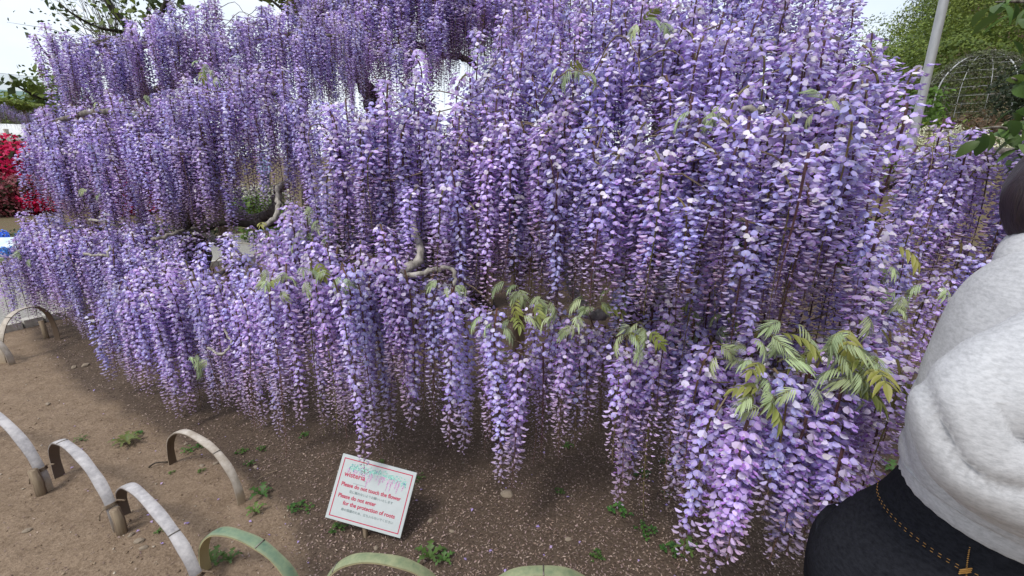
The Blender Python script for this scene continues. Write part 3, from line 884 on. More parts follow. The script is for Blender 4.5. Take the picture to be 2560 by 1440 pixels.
T3.patch([[(620, 130, 4.8, .6), (720, 120, 4.7, .65), (800, 110, 4.6, .68), (880, 110, 4.7, .6)]], 2, .10, {'mid': 3, 'bud': 2}, .04)
limb(T3, [b3 + V(0, 0, -.15), b3 + V(.1, 0, .6), b3 + V(-.05, 0, 1.3), P(935, 270, 5.6), P(915, 215, 5.5), P(890, 170, 5.5), P(880, 60, 5.5), P(900, -60, 5.5)], .14, .06, M['bark_dark'], "trunk", 11, .03)
limb(T3, [P(890, 170, 5.5), P(1000, 110, 5.5), P(1110, 135, 5.3), P(1165, 148, 5.2), P(1190, 170, 5.1)], .04, .03, M['bark_dark'])
limb(T3, [P(880, 60, 5.5), P(1050, -30, 5.2), P(1150, 5, 5.0), P(1260, 20, 5.0), P(1330, 30, 5.0)], .05, .03, M['bark_dark'])
limb(T3, [P(900, -60, 5.5), P(800, 20, 5.3), P(720, 100, 4.9), P(700, 165, 4.7)], .05, .025, M['bark'])
T3.finish(300)

# ================================================================== white wisteria on the right
b4 = V(6.2, 5.6, gz(6.2, 5.6))
T4 = Wisteria("white_wisteria_tree", b4, "cream white wisteria on the far side of the grey pole", "wisteria", None, 4)
T4.patch([[(2190, 270, 7.4, .4), (2280, 325, 7.0, .4), (2420, 336, 6.6, .4), (2560, 322, 6.2, .4), (2700, 325, 6.0, .4)],
          [(2180, 330, 6.8, .4), (2290, 345, 6.5, .4), (2420, 350, 6.1, .4), (2560, 350, 5.8, .4), (2700, 360, 5.7, .4)]], 4, .11, {'white': 1}, .05)
limb(T4, [b4 + V(0, 0, -.15), b4 + V(.05, 0, .5), b4 + V(-.05, .05, 1.1), b4 + V(.1, 0, 1.55)], .1, .05, M['bark'], "trunk", 10, .02)
limb(T4, [b4 + V(0, 0, 1.2), P(2400, 335, 6.3), P(2280, 325, 6.7), P(2200, 300, 7.0)], .04, .012, M['bark'])
limb(T4, [b4 + V(0, 0, 1.2), P(2600, 340, 6.0), P(2700, 345, 5.8)], .04, .012, M['bark'])
T4.finish(300)

# ------------------------------------------------------------------ props under the canopy
def post(px, py_foot, r_, h, mat, label, name="support_post", lean=(0, 0), foot=None, grp="props under the canopy"):
    f = G(px, py_foot) if foot is None else V(*foot)
    o = empty(name, (f[0], f[1], gz(f[0], f[1])), label, "post", grp)
    mb = MB()
    n = 7
    mb.tube([(lean[0] * i / n + R.gauss(0, .003), lean[1] * i / n + R.gauss(0, .003), -.12 + (h + .12) * i / n) for i in range(n + 1)], [r_ * (1.04 - .08 * i / n) for i in range(n + 1)], 12)
    mb.build("shaft", mat, o)
    mb = MB()
    mb.tube([(lean[0] - .14, lean[1], h - .02), (lean[0] + .14, lean[1] + .01, h - .015)], r_ * .8, 10)
    mb.build("crosspiece", mat, o)
    mb = MB()
    for k in range(3):
        a = [(lean[0] + math.cos(q) * r_ * 1.12, lean[1] + math.sin(q) * r_ * 1.12, h - .07 - .008 * k + .02 * math.sin(q)) for q in np.linspace(0, 6.2832, 13)]
        mb.tube(a, .004, 4, cap=False)
    mb.build("rope", M['bark_dark'], o)
    return o
post(1222, 775, .042, 1.35, M['post'], "brown wooden support post left of the pale twisted limb")
post(0, 0, .034, 1.0, M['post'], "slim weathered post under the low racemes behind the notice", foot=(.02, 2.38), lean=(.03, .05))
post(1690, 790, .055, 1.3, M['post_orange'], "reddish brown wooden post beneath the crown", foot=(1.62, 4.15))
post(1485, 700, .05, 1.5, M['steel'], "grey metal post behind the dark trunk", foot=(1.05, 5.6))
post(568, 740, .04, 1.45, M['post'], "weathered wooden post under the drooping mounds", foot=(-2.55, 4.05))

# ------------------------------------------------------------------ notice
def build_sign():
    w, h = .323, .256
    Mx = Matrix.Rotation(-.061, 3, 'Z') @ Matrix.Rotation(1.112, 3, 'X') @ Matrix.Rotation(-.205, 3, 'Z')
    c0 = V(-.576, 1.575, .169)
    root = empty("notice_sign", (c0[0], c0[1], gz(c0[0], c0[1])), "white tilted wisteria notice asking not to touch the flower", "sign")
    rb = V(*root.location)
    m, nt, N, L, b = new_mat("sign_panel")
    no = N.new("ShaderNodeTexNoise"); no.inputs['Scale'].default_value = 30; no.inputs['Detail'].default_value = 5
    rp = N.new("ShaderNodeValToRGB"); rp.color_ramp.elements[0].color = (.45, .50, .51, 1); rp.color_ramp.elements[1].color = (.55, .59, .60, 1)
    tc = N.new("ShaderNodeTexCoord"); L.new(tc.outputs['Object'], no.inputs['Vector']); L.new(no.outputs['Fac'], rp.inputs[0]); L.new(rp.outputs[0], b.inputs['Base Color'])
    b.inputs['Roughness'].default_value = .4
    def flat(name, rgb):
        mm, nt_, N_, L_, b_ = new_mat(name); b_.inputs['Base Color'].default_value = (*rgb, 1); b_.inputs['Roughness'].default_value = .5; return mm
    red, grey = flat("sign_red", (.50, .035, .09)), flat("sign_grey", (.16, .22, .22))
    def place(o, z=0.0):
        o.parent = root
        mw = Mx.to_4x4()
        mw.translation = Vector(c0 - rb) + Mx @ Vector((0, 0, z))
        o.matrix_local = mw
    mb = MB(); mb.box((0, 0, -.004), (w, h, .008))
    bv = mb.build("panel", m, root, smooth=False); place(bv)
    md = bv.modifiers.new("bevel", 'BEVEL'); md.width = .0015; md.segments = 2
    # red border line
    mb = MB()
    bw, t = .0125, .0036
    for (x0, y0, x1, y1) in ((-w / 2 + bw, h / 2 - bw - t, w / 2 - bw, h / 2 - bw), (-w / 2 + bw, -h / 2 + bw, w / 2 - bw, -h / 2 + bw + t),
                             (-w / 2 + bw, -h / 2 + bw + t, -w / 2 + bw + t, h / 2 - bw - t), (w / 2 - bw - t, -h / 2 + bw + t, w / 2 - bw, h / 2 - bw - t)):
        mb.add([(x0, y0, 0), (x1, y0, 0), (x1, y1, 0), (x0, y1, 0)], [(0, 1, 2, 3)])
    place(mb.build("border_line", red, root, smooth=False), .0006)
    # painted wisteria spray
    r = random.Random(5); mb = MB()
    def dab(x, y, s, c):
        a = r.uniform(0, 6.28); pts = [(x + s * math.cos(a + k * 1.5708) * (1 if k % 2 else .5), y + s * math.sin(a + k * 1.5708) * (1 if k % 2 else .5), r.uniform(0, .0002)) for k in range(4)]
        mb.add(pts, [(0, 1, 2, 3)], c)
    for k in range(420):
        x = r.uniform(-.118, .132); y = .088 - .004 * abs(math.sin(x * 40)) + r.gauss(0, .0072) - .010 * max(0, (x - .05) / .08)
        c = r.choice([(.20, .55, .46), (.30, .62, .55), (.12, .42, .36), (.42, .70, .62)])
        if r.random() < .04: c = (.10, .16, .42)
        dab(x, y, r.uniform(.002, .0042), c)
    for k in range(15):
        x0 = -.112 + .0165 * k + r.uniform(-.005, .005); ln = r.choice([.022, .035, .05, .065]) if x0 > -.06 else r.uniform(.012, .03)
        for j in range(int(ln / .0011)):
            t = j * .0011 / ln
            c = r.choice([(.62, .30, .54), (.52, .24, .52), (.70, .40, .60), (.42, .18, .36)])
            dab(x0 + r.gauss(0, .0038 * (1 - t)) - .004 * t, .078 - ln * t, r.uniform(.0018, .0036) * (1 - .4 * t), c)
    place(mb.build("painted_spray", M['vflat'], root, smooth=False), .0004)
    def text(body, size, x, y, mat, name="lettering", align='LEFT', bold=.0, sx=1.0):
        cu = bpy.data.curves.new(name, 'FONT'); cu.body = body; cu.size = size; cu.align_x = align; cu.offset = bold; cu.resolution_u = 3
        o = bpy.data.objects.new("tmp_text", cu); col.objects.link(o)
        dg = bpy.context.evaluated_depsgraph_get(); me = bpy.data.meshes.new_from_object(o.evaluated_get(dg))
        bpy.data.objects.remove(o)
        for v in me.vertices: v.co.x = v.co.x * sx + x; v.co.y += y
        me.materials.clear(); me.materials.append(mat)
        o = link(name, me, root); place(o, .0010)
        wd = max(v.co.x for v in me.vertices) - min(v.co.x for v in me.vertices)
        return o
    text("wisteria", .0285, -.132, .046, red, bold=.00035)
    text("...", .02, -.046, .043, grey)
    text("Please do not touch the flower", .0222, -.1335, .0075, red, bold=.00045, sx=.92)
    text("花に触れないようお願いいたします", .0118, -.092, -.0125, grey)
    text("Please do not enter", .0222, -.1335, -.0375, red, bold=.00045, sx=.92)
    text("for the protection of roots", .0222, -.105, -.0625, red, bold=.00045, sx=.92)
    text("根の保護のため、立ち入らないでください", .0118, -.106, -.0845, grey)
    mb = MB(); mb.add([(-.085, .0252, 0), (-.034, .0252, 0), (-.034, .0262, 0), (-.085, .0262, 0)], [(0, 1, 2, 3)])
    place(mb.build("rule_line", grey, root, smooth=False), .0007)
    # stake behind the panel, wooden
    top = Mx @ Vector((0, .05, -.014)); bot = Mx @ Vector((0, -h / 2 + .01, -.014))
    p1, p0 = c0 + V(*top), c0 + V(*bot)
    p2 = V(p0[0] + .015, p0[1] - .02, gz(p0[0], p0[1]) - .1)
    mb = MB(); mb.tube([p2 - rb, p0 - rb, p1 - rb], .010, 6)
    mb.build("stake", M['post'], root)
build_sign()

# ------------------------------------------------------------------ bamboo hoops
def bamboo_mat(name, c1, c2, inner):
    m, nt, N, L, b = new_mat(name)
    at = N.new("ShaderNodeAttribute"); at.attribute_name = "Col"
    sp = N.new("ShaderNodeSeparateColor"); L.new(at.outputs['Color'], sp.inputs[0])
    tc = N.new("ShaderNodeTexCoord")
    no = N.new("ShaderNodeTexNoise"); no.inputs['Scale'].default_value = 22; no.inputs['Detail'].default_value = 7; no.inputs['Roughness'].default_value = .7
    L.new(tc.outputs['Object'], no.inputs['Vector'])
    rp = N.new("ShaderNodeValToRGB"); rp.color_ramp.elements[0].position = .33; rp.color_ramp.elements[1].position = .62
    rp.color_ramp.elements[0].color = (*c1, 1); rp.color_ramp.elements[1].color = (*c2, 1); L.new(no.outputs['Fac'], rp.inputs[0])
    mx = N.new("ShaderNodeMix"); mx.data_type = 'RGBA'; mx.inputs['B'].default_value = (*inner, 1)
    L.new(sp.outputs[0], mx.inputs['Factor']); L.new(rp.outputs[0], mx.inputs['A'])
    mx2 = N.new("ShaderNodeMix"); mx2.data_type = 'RGBA'; mx2.inputs['B'].default_value = (.36, .27, .17, 1)   # raw, earthy foot
    L.new(sp.outputs[1], mx2.inputs['Factor']); L.new(mx.outputs['Result'], mx2.inputs['A'])
    L.new(mx2.outputs['Result'], b.inputs['Base Color'])
    bp = N.new("ShaderNodeBump"); bp.inputs['Strength'].default_value = .3; bp.inputs['Distance'].default_value = .003
    L.new(no.outputs['Fac'], bp.inputs['Height']); L.new(bp.outputs[0], b.inputs['Normal'])
    b.inputs['Roughness'].default_value = .55; b.inputs['Specular IOR Level'].default_value = .35
    return m
M['bamboo_grey'] = bamboo_mat("weathered_bamboo", (.27, .26, .27), (.52, .50, .50), (.13, .10, .085))
M['bamboo_green'] = bamboo_mat("green_bamboo", (.10, .17, .12), (.20, .27, .17), (.42, .36, .20))
M['bamboo_tan'] = bamboo_mat("tan_bamboo", (.34, .29, .23), (.55, .50, .44), (.12, .085, .06))
M['bamboo_ol'] = bamboo_mat("olive_bamboo", (.16, .21, .12), (.30, .33, .19), (.38, .33, .2))
def hoop(A, B, h, mat, label, nodes=(.5,), tie=None, width=.036, skew=.0, grp="bamboo hoops edging the bed", n=36, side=0.0):
    A, B = V(A[0], A[1], 0), V(B[0], B[1], 0)
    root = empty("bamboo_hoop", (A[0], A[1], gz(A[0], A[1])), label, "hoop", grp)
    rb = V(*root.location)
    d = B - A; sp = np.linalg.norm(d); d /= sp; nrm = V(-d[1], d[0], 0)
    def at(t):
        a = math.pi * (1 - t)
        x = .5 + .5 * math.copysign(abs(math.cos(a)) ** .85, math.cos(a)); x += skew * math.sin(a)
        z = h * abs(math.sin(a)) ** .8
        p = A + d * sp * x + nrm * side * math.sin(a)
        return V(p[0], p[1], 0) + V(0, 0, z + gz(*(A + (B - A) * min(1, max(0, x)))[:2]))
    pts = [at(0) - V(0, 0, .09), at(0) - V(0, 0, .03)] + [at(i / n) for i in range(n + 1)] + [at(1) - V(0, 0, .03), at(1) - V(0, 0, .09)]
    vs_, cl = [], []
    k = len(pts)
    def frame(i):
        t = pts[min(i + 1, k - 1)] - pts[max(i - 1, 0)]; t /= np.linalg.norm(t)
        o_ = np.cross(t, nrm); o_ /= np.linalg.norm(o_)
        if o_[2] < 0 and 8 < i < k - 8: o_ = -o_
        return t, o_
    mid = (A + B) / 2
    for i in range(k):
        t, o_ = frame(i)
        cen = V(mid[0], mid[1], 0)
        if np.dot(o_, pts[i] - cen) < 0: o_ = -o_
        w_ = width / 2 * (1 + .06 * math.sin(i * .9))
        th = .0042
        foot = sm(.10, .02, pts[i][2] - rb[2]) * .8
        for (u, q, c) in ((-1, -1, 1), (-1, .55, .25), (-.45, 1.0, 0), (.45, 1.0, 0), (1, .55, .25), (1, -1, 1)):
            vs_.append(pts[i] + nrm * u * w_ + o_ * q * th - rb); cl.append((c, foot * (1 - c), 0))
    fs = []
    for i in range(k - 1):
        for j in range(6):
            j2 = (j + 1) % 6
            fs.append((i * 6 + j, i * 6 + j2, (i + 1) * 6 + j2, (i + 1) * 6 + j))
    fs += [tuple(range(6)), tuple((k - 1) * 6 + j for j in range(5, -1, -1))]
    mb = MB(); mb.add(vs_, fs, cl)
    o = mb.build("strip", mat, root)
    md = o.modifiers.new("es", 'EDGE_SPLIT'); md.split_angle = math.radians(50)
    for tn in nodes:
        i = 2 + int(tn * n); t, o_ = frame(i)
        if np.dot(o_, pts[i] - V(mid[0], mid[1], 0)) < 0: o_ = -o_
        mb = MB()
        mb.tube([pts[i] + nrm * u * width * .51 + o_ * (.0040 if abs(u) > .9 else .0052) - rb for u in (-1, -.5, 0, .5, 1)], .0022, 6, (.12, 0, 0))
        mb.build("node_ridge", M['bark'], root)
    if tie is not None:
        i = 2 + int(tie * n); p = pts[i]; t, o_ = frame(i)
        mb = MB()
        for q in range(3):
            ring = [p + nrm * math.cos(a) * width * .62 + o_ * math.sin(a) * .014 + t * (q * .005 - .004) for a in np.linspace(0, 6.2832, 15)]
            mb.tube([x - rb for x in ring], .0032, 5, cap=False)
        e = p - d * .10 + V(0, 0, .01) if tie < .5 else p + d * .07 + V(0, 0, .03) + nrm * .03
        mb.tube([x - rb for x in smooth_path([p + nrm * .02, (p + e) / 2 + V(0, 0, .012), e], 4)], .0034, 5)
        mb.tube([x - rb for x in smooth_path([p - nrm * .02, p - nrm * .04 - V(0, 0, .02), p - nrm * .045 - V(0, 0, .045)], 3)], .0026, 4)
        mb.build("rope_tie", M['twig'], root)
    return root
hoop((-3.02, 2.18), (-2.16, 1.80), .33, M['bamboo_grey'], "weathered grey bamboo hoop on the bare soil, tied at its foot", (.58,), .93, .040, side=.0)
hoop((-2.20, 1.90), (-1.63, 1.56), .28, M['bamboo_grey'], "weathered grey bamboo hoop with a dark node, between two tied hoops", (.42,), .9, .038)
hoop((-1.68, 1.65), (-1.10, 1.27), .24, M['bamboo_grey'], "weathered grey bamboo hoop leading to the green hoop", (.72,), .92, .038)
hoop((-1.73, 2.01), (-1.22, 1.73), .25, M['bamboo_tan'], "lone bamboo hoop standing free of the others on bare soil", (.68,), None, .034)
hoop((-1.15, 1.37), (-.70, 1.20), .245, M['bamboo_green'], "fresh green bamboo hoop with pale cut edges below the notice", (.60,), None, .038)
hoop((-.64, 1.19), (-.20, 1.15), .285, M['bamboo_ol'], "olive green bamboo hoop in front of the notice", (.3, .8), None, .038)
hoop((-.12, 1.11), (.31, 1.09), .295, M['bamboo_ol'], "green bamboo hoop to the right of the olive one", (.5,), None, .038)
hoop((.38, 1.06), (.78, 1.10), .27, M['bamboo_green'], "green bamboo hoop under the low racemes beside the person", (.5,), None, .036)
hoop((-3.80, 3.15), (-3.86, 3.64), .36, M['bamboo_tan'], "pale bamboo hoop beside the gravel path kerb", (.34,), None, .04, side=-.03)
hoop((-4.30, 3.22), (-3.70, 3.12), .24, M['bamboo_tan'], "low dark bamboo hoop beside the pale one near the kerb", (.5,), None, .04)
hoop((-4.05, 6.3), (-3.45, 6.35), .34, M['bamboo_tan'], "thin bamboo hoop at the path seen through the racemes", (.5,), None, .03)
# short stakes tied to hoop feet
def stake(p, h, label):
    mb = MB(); mb.tube([(0, 0, -.08), (.004, .003, h * .5), (.0, .0, h)], [.020, .019, .018], 8)
    o = mb.build("bamboo_stake", M['post'], None, (p[0], p[1], gz(p[0], p[1])))
    tag(o, label, "stake", "stakes at the hoop feet")
stake((-2.17, 1.775), .13, "split wooden stake where the first two grey hoops are tied")
stake((-1.605, 1.54), .12, "short wooden stake where the noded hoop meets the next grey hoop")
stake((-2.93, 2.02), .18, "wooden stake at the outer foot of the first grey hoop")
stake((-3.98, 3.66), .16, "pale wooden stake behind the pale hoop near the kerb")


# ------------------------------------------------------------------ loose leaf clouds for bushes and crowns
def cloud_arrays(blobs, size, colors, seed, up=.35, shell=.55, asp=.55):
    g = np.random.default_rng(seed)
    cs, ns, cl, sz = [], [], [], []
    colors = np.array(colors)
    for c, rad, n in blobs:
        u = g.normal(size=(n, 3)); u /= np.linalg.norm(u, axis=1)[:, None]
        k = shell + (1 - shell) * g.random(n) ** .6
        lump = 1 + .16 * np.sin(u[:, 0] * 5 + c[0] * 3) * np.sin(u[:, 1] * 6 + c[1]) + .14 * np.sin(u[:, 2] * 7 + u[:, 0] * 4 + c[2])
        cs.append(np.array(c) + u * np.array(rad) * (k * lump)[:, None])
        ns.append(u + np.array([0, 0, up]) + g.normal(size=(n, 3)) * .6)
        base = colors[g.integers(len(colors))]
        mixc = colors[g.integers(len(colors), size=n)]
        cl.append((base * .7 + mixc * .3) * g.uniform(.75, 1.25, n)[:, None] * g.uniform(.8, 1.2))
        sz.append(size * g.uniform(.6, 1.3, n))
    c = np.concatenate(cs); n = np.concatenate(ns); n /= np.linalg.norm(n, axis=1)[:, None]
    cl = np.concatenate(cl); sz = np.concatenate(sz)[:, None]
    t = g.normal(size=n.shape); t -= n * (t * n).sum(1)[:, None]; t /= np.linalg.norm(t, axis=1)[:, None]
    b = np.cross(n, t)
    v = np.stack([c - t * sz, c + b * sz * asp + n * sz * .12, c + t * sz - n * sz * .1, c - b * sz * asp + n * sz * .12], 1).reshape(-1, 3)
    q = np.arange(len(v)).reshape(-1, 4)
    return v, q, np.repeat(cl, 4, 0)
def cloud(name, blobs, size, colors, seed, parent=None, base=(0, 0, 0), mat=None, **kw):
    v, q, cl = cloud_arrays(blobs, size, colors, seed, **kw)
    return np_mesh(name, v - V(*base), q, cl, mat or M['foliage'], parent)

GREENS = [(.035, .062, .016), (.06, .10, .022), (.085, .135, .03), (.05, .08, .025)]
YGREENS = [(.13, .18, .03), (.17, .22, .04), (.10, .15, .03)]
def bush(name, px, py, t, rx, rz, colors, label, n=900, size=.09, group=None, seed=1, cat="bush", lobes=5, ground=True, extra=None):
    c = P(px, py, t)
    b = V(c[0], c[1], gz(c[0], c[1]))
    o = empty(name, b, label, cat, group)
    r = random.Random(seed)
    H_ = c[2] + rz - b[2]
    bl = []
    for k in range(lobes):
        a = 6.28 * k / lobes + r.uniform(-.3, .3)
        z = r.uniform(.35, .75) * H_
        bl.append((b + V(math.cos(a) * rx * .5, math.sin(a) * rx * .5, z), (rx * .55, rx * .55, max(.25 * H_, .3 * rx)), n // (lobes + 1)))
    bl.append((b + V(0, 0, H_ * .62), (rx * .62, rx * .62, H_ * .38), n // (lobes + 1)))
    if ground:
        bl.append((b + V(0, 0, H_ * .25), (rx * .8, rx * .8, H_ * .25), n // (lobes + 1)))
    cloud("foliage", bl, size, colors, seed, o, b)
    if extra:
        cloud("blossom", [(q[0], tuple(x * 1.06 for x in q[1]), q[2] * 2) for q in bl], extra[0], extra[1], seed + 7, o, b, mat=M['leaf'], shell=.9)
    mb = MB()
    for k in range(5):
        a = r.uniform(0, 6.28)
        mb.tube([(math.cos(a) * .05, math.sin(a) * .05, -.1), (math.cos(a) * rx * .15, math.sin(a) * rx * .15, H_ * .25), (math.cos(a) * rx * .4, math.sin(a) * rx * .4, H_ * .6)], [.03, .022, .01], 5)
    mb.build("stem", M['bark_dark'], o)
    return o

# --- red and pink azaleas, left background
DK = [(.04, .055, .02), (.06, .05, .03)]
bush("azalea_bush", 25, 420, 13.6, 1.05, .85, DK, "crimson azalea bush, the taller one in front of the shed roof", 2600, .07, "azaleas", 21, "azalea", 6, extra=(.07, [(.68, .012, .13), (.80, .03, .19), (.58, .008, .10)]))
bush("azalea_bush", 85, 485, 12.4, .62, .42, DK, "low crimson azalea mound beside the wisteria's drooping edge", 1800, .06, "azaleas", 22, "azalea", 5, extra=(.06, [(.68, .012, .13), (.80, .03, .19), (.58, .008, .10)]))
bush("azalea_bush", 15, 490, 12.0, .72, .5, DK, "dusty pink azalea bush in front of the crimson ones", 1500, .06, "azaleas", 23, "azalea", 5, extra=(.045, [(.42, .10, .18), (.5, .16, .24), (.3, .06, .1)]))
bush("azalea_bush", 330, 480, 12.5, .9, .5, DK, "crimson azalea glimpsed through the hanging racemes", 1500, .07, "azaleas", 24, "azalea", 5, extra=(.06, [(.68, .012, .13), (.80, .03, .19)]))
# --- blue flowers on the far side of the path
def blue_bed():
    g = np.random.default_rng(4)
    bl = []
    for k in range(46):
        x = np.interp(k / 45, [0, 1], [-40, 560]); t = np.interp(k / 45, [0, 1], [6.8, 9.0]) + g.uniform(0, .9)
        c = G(x, 655 - 15 * (k / 45)) if False else P(x, 640, t)
        bl.append((V(c[0], c[1], gz(c[0], c[1]) + .15), (.22, .22, .16), 60))
    o = cloud("ground_cover", bl, .035, [(.06, .09, .04), (.09, .12, .06), (.05, .07, .05)], 31)
    tag(o, "grey green ground cover between the gravel path and the azaleas", "ground cover", kind="stuff")
    k = 0
    for (px, py, t, r_) in ((60, 592, 6.6, .095), (8, 588, 6.9, .06), (35, 625, 6.5, .06), (10, 632, 6.3, .07), (75, 628, 6.6, .04), (250, 600, 7.2, .08), (520, 602, 8, .09), (255, 575, 7.6, .06), (1520, 540, 7.5, .1)):
        c = P(px, py, t); b = V(c[0], c[1], gz(c[0], c[1]))
        e = empty("blue_flower", b, ["bright blue round flower head standing clear of the pale panel", "blue flower head by the pale panel", "blue flower cluster beyond the path"][0 if k == 0 else (1 if k < 5 else 2)], "flower", "blue flowers beyond the path")
        cloud("blossom", [(c, (r_, r_, r_ * 1.1), 130)], .022, [(.08, .22, .74), (.12, .32, .85), (.05, .14, .6)], 40 + k, e, b, mat=M['leaf'], shell=.7)
        mb = MB(); mb.tube([(0, 0, -.05), (.01, 0, (c[2] - b[2]) * .5), (c[0] - b[0], c[1] - b[1], c[2] - b[2])], .007, 5, (.06, .10, .03)); mb.build("stem", M['leaf'], e)
        k += 1
blue_bed()
def panel():
    c = P(18, 607, 6.7); b = V(c[0], c[1], gz(c[0], c[1]))
    o = empty("information_panel", b, "small pale information panel among the blue flowers", "panel")
    mb = MB(); mb.box((0, 0, 0), (.34, .20, .012)); q = mb.build("board", noise_mat("pale_board", (.50, .62, .72), (.66, .76, .84), 8, .4, 0), o, smooth=False); q.location = (0, 0, c[2] - b[2]); q.rotation_euler = (.7, 0, .15)
    mb = MB(); mb.tube([(0, .02, -.1), (0, .02, c[2] - b[2] - .01)], .012, 8); mb.build("post", M['steel'], o)
panel()
# --- far wisteria pergola, left
b5 = P(20, 520, 24); b5 = V(b5[0], b5[1], 0)
T5 = Wisteria("wisteria_pergola", b5, "long pale purple wisteria trellis in the far background beyond the azaleas", "pergola", None, 5)
T5.patch([[(-160, 262, 23, 1.0), (0, 262, 24, 1.0), (130, 284, 26, 1.0), (230, 290, 28, 1.0)], [(-160, 268, 22, 1.0), (0, 268, 23, 1.0), (130, 288, 25, 1.0), (230, 294, 27, 1.0)]], 2, .13, {'mid': 2, 'bud': 1}, .06, branch=False)
cloud("leaf_canopy", [(P(x, 254 + max(0, x) * .17, 23.5 + max(0, x) * .02), (.9, .9, .22), 160) for x in range(-160, 240, 22)], .11, YGREENS + [(.2, .2, .1)], 51, T5.root, b5)
for x, t in ((-60, 23), (60, 24.5), (160, 26)):
    p = P(x, 275, t); mb = MB(); mb.tube([(p[0], p[1], -.1), (p[0], p[1], p[2])], .07, 8); mb.build("post", M['post'], T5.root, -b5)
T5.finish(260)
# --- white roofed shed
def shed():
    c = P(92, 330, 27); b = V(c[0], c[1], 0)
    o = empty("shed", b, "low building with a white sloping roof behind the crimson azalea", "building")
    mb = MB(); mb.box((0, 0, 1.2), (4.6, 3.0, 2.5)); mb.build("wall", noise_mat("shed_wall", (.42, .42, .40), (.5, .5, .48), 3, .9, .1), o, smooth=False)
    mb = MB()
    for s_ in (-1, 1):
        mb.add([(-2.6, s_ * 1.8, 2.3), (2.6, s_ * 1.8, 2.3), (2.6, 0, 3.2), (-2.6, 0, 3.2), (-2.6, s_ * 1.8, 2.38), (2.6, s_ * 1.8, 2.38), (2.6, 0, 3.28), (-2.6, 0, 3.28)],
               [(0, 1, 2, 3), (7, 6, 5, 4), (0, 4, 5, 1), (3, 2, 6, 7), (0, 3, 7, 4), (1, 5, 6, 2)])
    mb.build("roof", noise_mat("white_roof", (.66, .68, .70), (.78, .79, .80), 2, .6, 0), o, smooth=False)
    mb = MB(); mb.box((-.8, -1.53, 1.0), (.9, .05, 2.0)); mb.build("door", M['post'], o, smooth=False)
    mb = MB(); mb.box((1.1, -1.53, 1.4), (1.0, .05, .8)); mb.build("window", M['bark_dark'], o, smooth=False)
    o.rotation_euler = (0, 0, .75)
shed()
bush("clipped_shrub", 15, 345, 17, 1.3, .25, [(.09, .11, .07), (.13, .15, .09)], "grey green shrub propped with pale poles by the shed", 900, .10, None, 61)
def props():
    c = P(22, 350, 15.8); b = V(c[0], c[1], 0)
    o = empty("pole_prop", b, "three crossed pale poles propping the grey green shrub", "prop")
    for dx, dy in ((-.5, 0), (.45, .1), (0, .4)):
        mb = MB(); mb.tube([(dx, dy, -.1), (-dx * .1, -dy * .1, 2.4)], .035, 7); mb.build("pole", M['bark_pale'], o)
props()
# --- trees and net far left
def leafy_tree(name, base, limbs, spots, size, colors, label, seed, group=None, mat=None, asp=.55, cat="tree"):
    b = V(*base)
    o = empty(name, b, label, cat, group)
    for k, (pts, r0, r1) in enumerate(limbs):
        mb = MB(); sp = smooth_path(pts, 4); mb.tube([p - b for p in sp], [r0 + (r1 - r0) * i / (len(sp) - 1) for i in range(len(sp))], 7)
        mb.build("trunk" if k == 0 else "branch", mat or M['bark_dark'], o)
    bl = [(P(px, py, t), (s_, s_, s_ * .8), n) for px, py, t, s_, n in spots]
    cloud("crown", bl, size, colors, seed, o, b, mat=M['leaf'], shell=.15, asp=asp)
    return o
def g0(px, t):
    p = P(px, 500, t); return V(p[0], p[1], gz(p[0], p[1]))
q = g0(20, 42)
for k, (px, t, rx, rz, py, colr, lb) in enumerate(((-60, 40, 3.4, 1.6, 262, YGREENS, "yellow green rounded tree below the netting"), (50, 44, 3.0, 1.3, 268, YGREENS, "yellow green low tree, its crown just over the trellis"),
                                                (150, 46, 3.5, 2.2, 262, GREENS, "dark green tree at the far end of the netting"), (300, 40, 4, 2.5, 300, GREENS, "dark green tree far behind the drooping mounds"))):
    bush("far_tree", px, py, t, rx, rz, colr, lb, 1500, .30, "trees below the netting", 70 + k, "tree")
def net_fence():
    p0, p1 = P(-420, 300, 60), P(230, 300, 82)
    b = V(p0[0], p0[1], 0)
    o = empty("net_fence", b, "tall netting on grey poles against the sky, teal along its foot", "netting")
    m, nt, N, L, bb = new_mat("net")
    def net(name, rgb, a):
        m, nt, N, L, bb = new_mat(name)
        bb.inputs['Base Color'].default_value = (*rgb, 1); bb.inputs['Alpha'].default_value = a
        return m
    top, mid = 14.0, 11.6
    n = 9
    pts = [p0 * (1 - k / n) + p1 * (k / n) for k in range(n + 1)]
    for k, p in enumerate(pts):
        mb = MB(); mb.tube([(p[0] - b[0], p[1] - b[1], -.5), (p[0] - b[0], p[1] - b[1], top)], .16, 8); mb.build("pole", M['steel'], o)
    for k in range(n):
        a, c = pts[k] - b, pts[k + 1] - b
        for z0, z1, nm, rgb, al in ((.3, mid, "lower_net", (.05, .30, .27), .75), (mid + .02, top - .1, "upper_net", (.30, .42, .42), .32)):
            mb = MB(); mb.add([(a[0], a[1], z0), (c[0], c[1], z0), (c[0], c[1], z1), (a[0], a[1], z1)], [(0, 1, 2, 3)])
            if ('m', nm) not in M: M[('m', nm)] = net(nm, rgb, al)
            mb.build(nm, M[('m', nm)], o, smooth=False)
        mb = MB(); mb.tube([(a[0], a[1], top), (c[0], c[1], top)], .04, 5); mb.build("cable", M['steel'], o)
net_fence()
DLEAF = [(.045, .075, .03), (.06, .10, .03), (.03, .05, .025), (.09, .14, .03)]
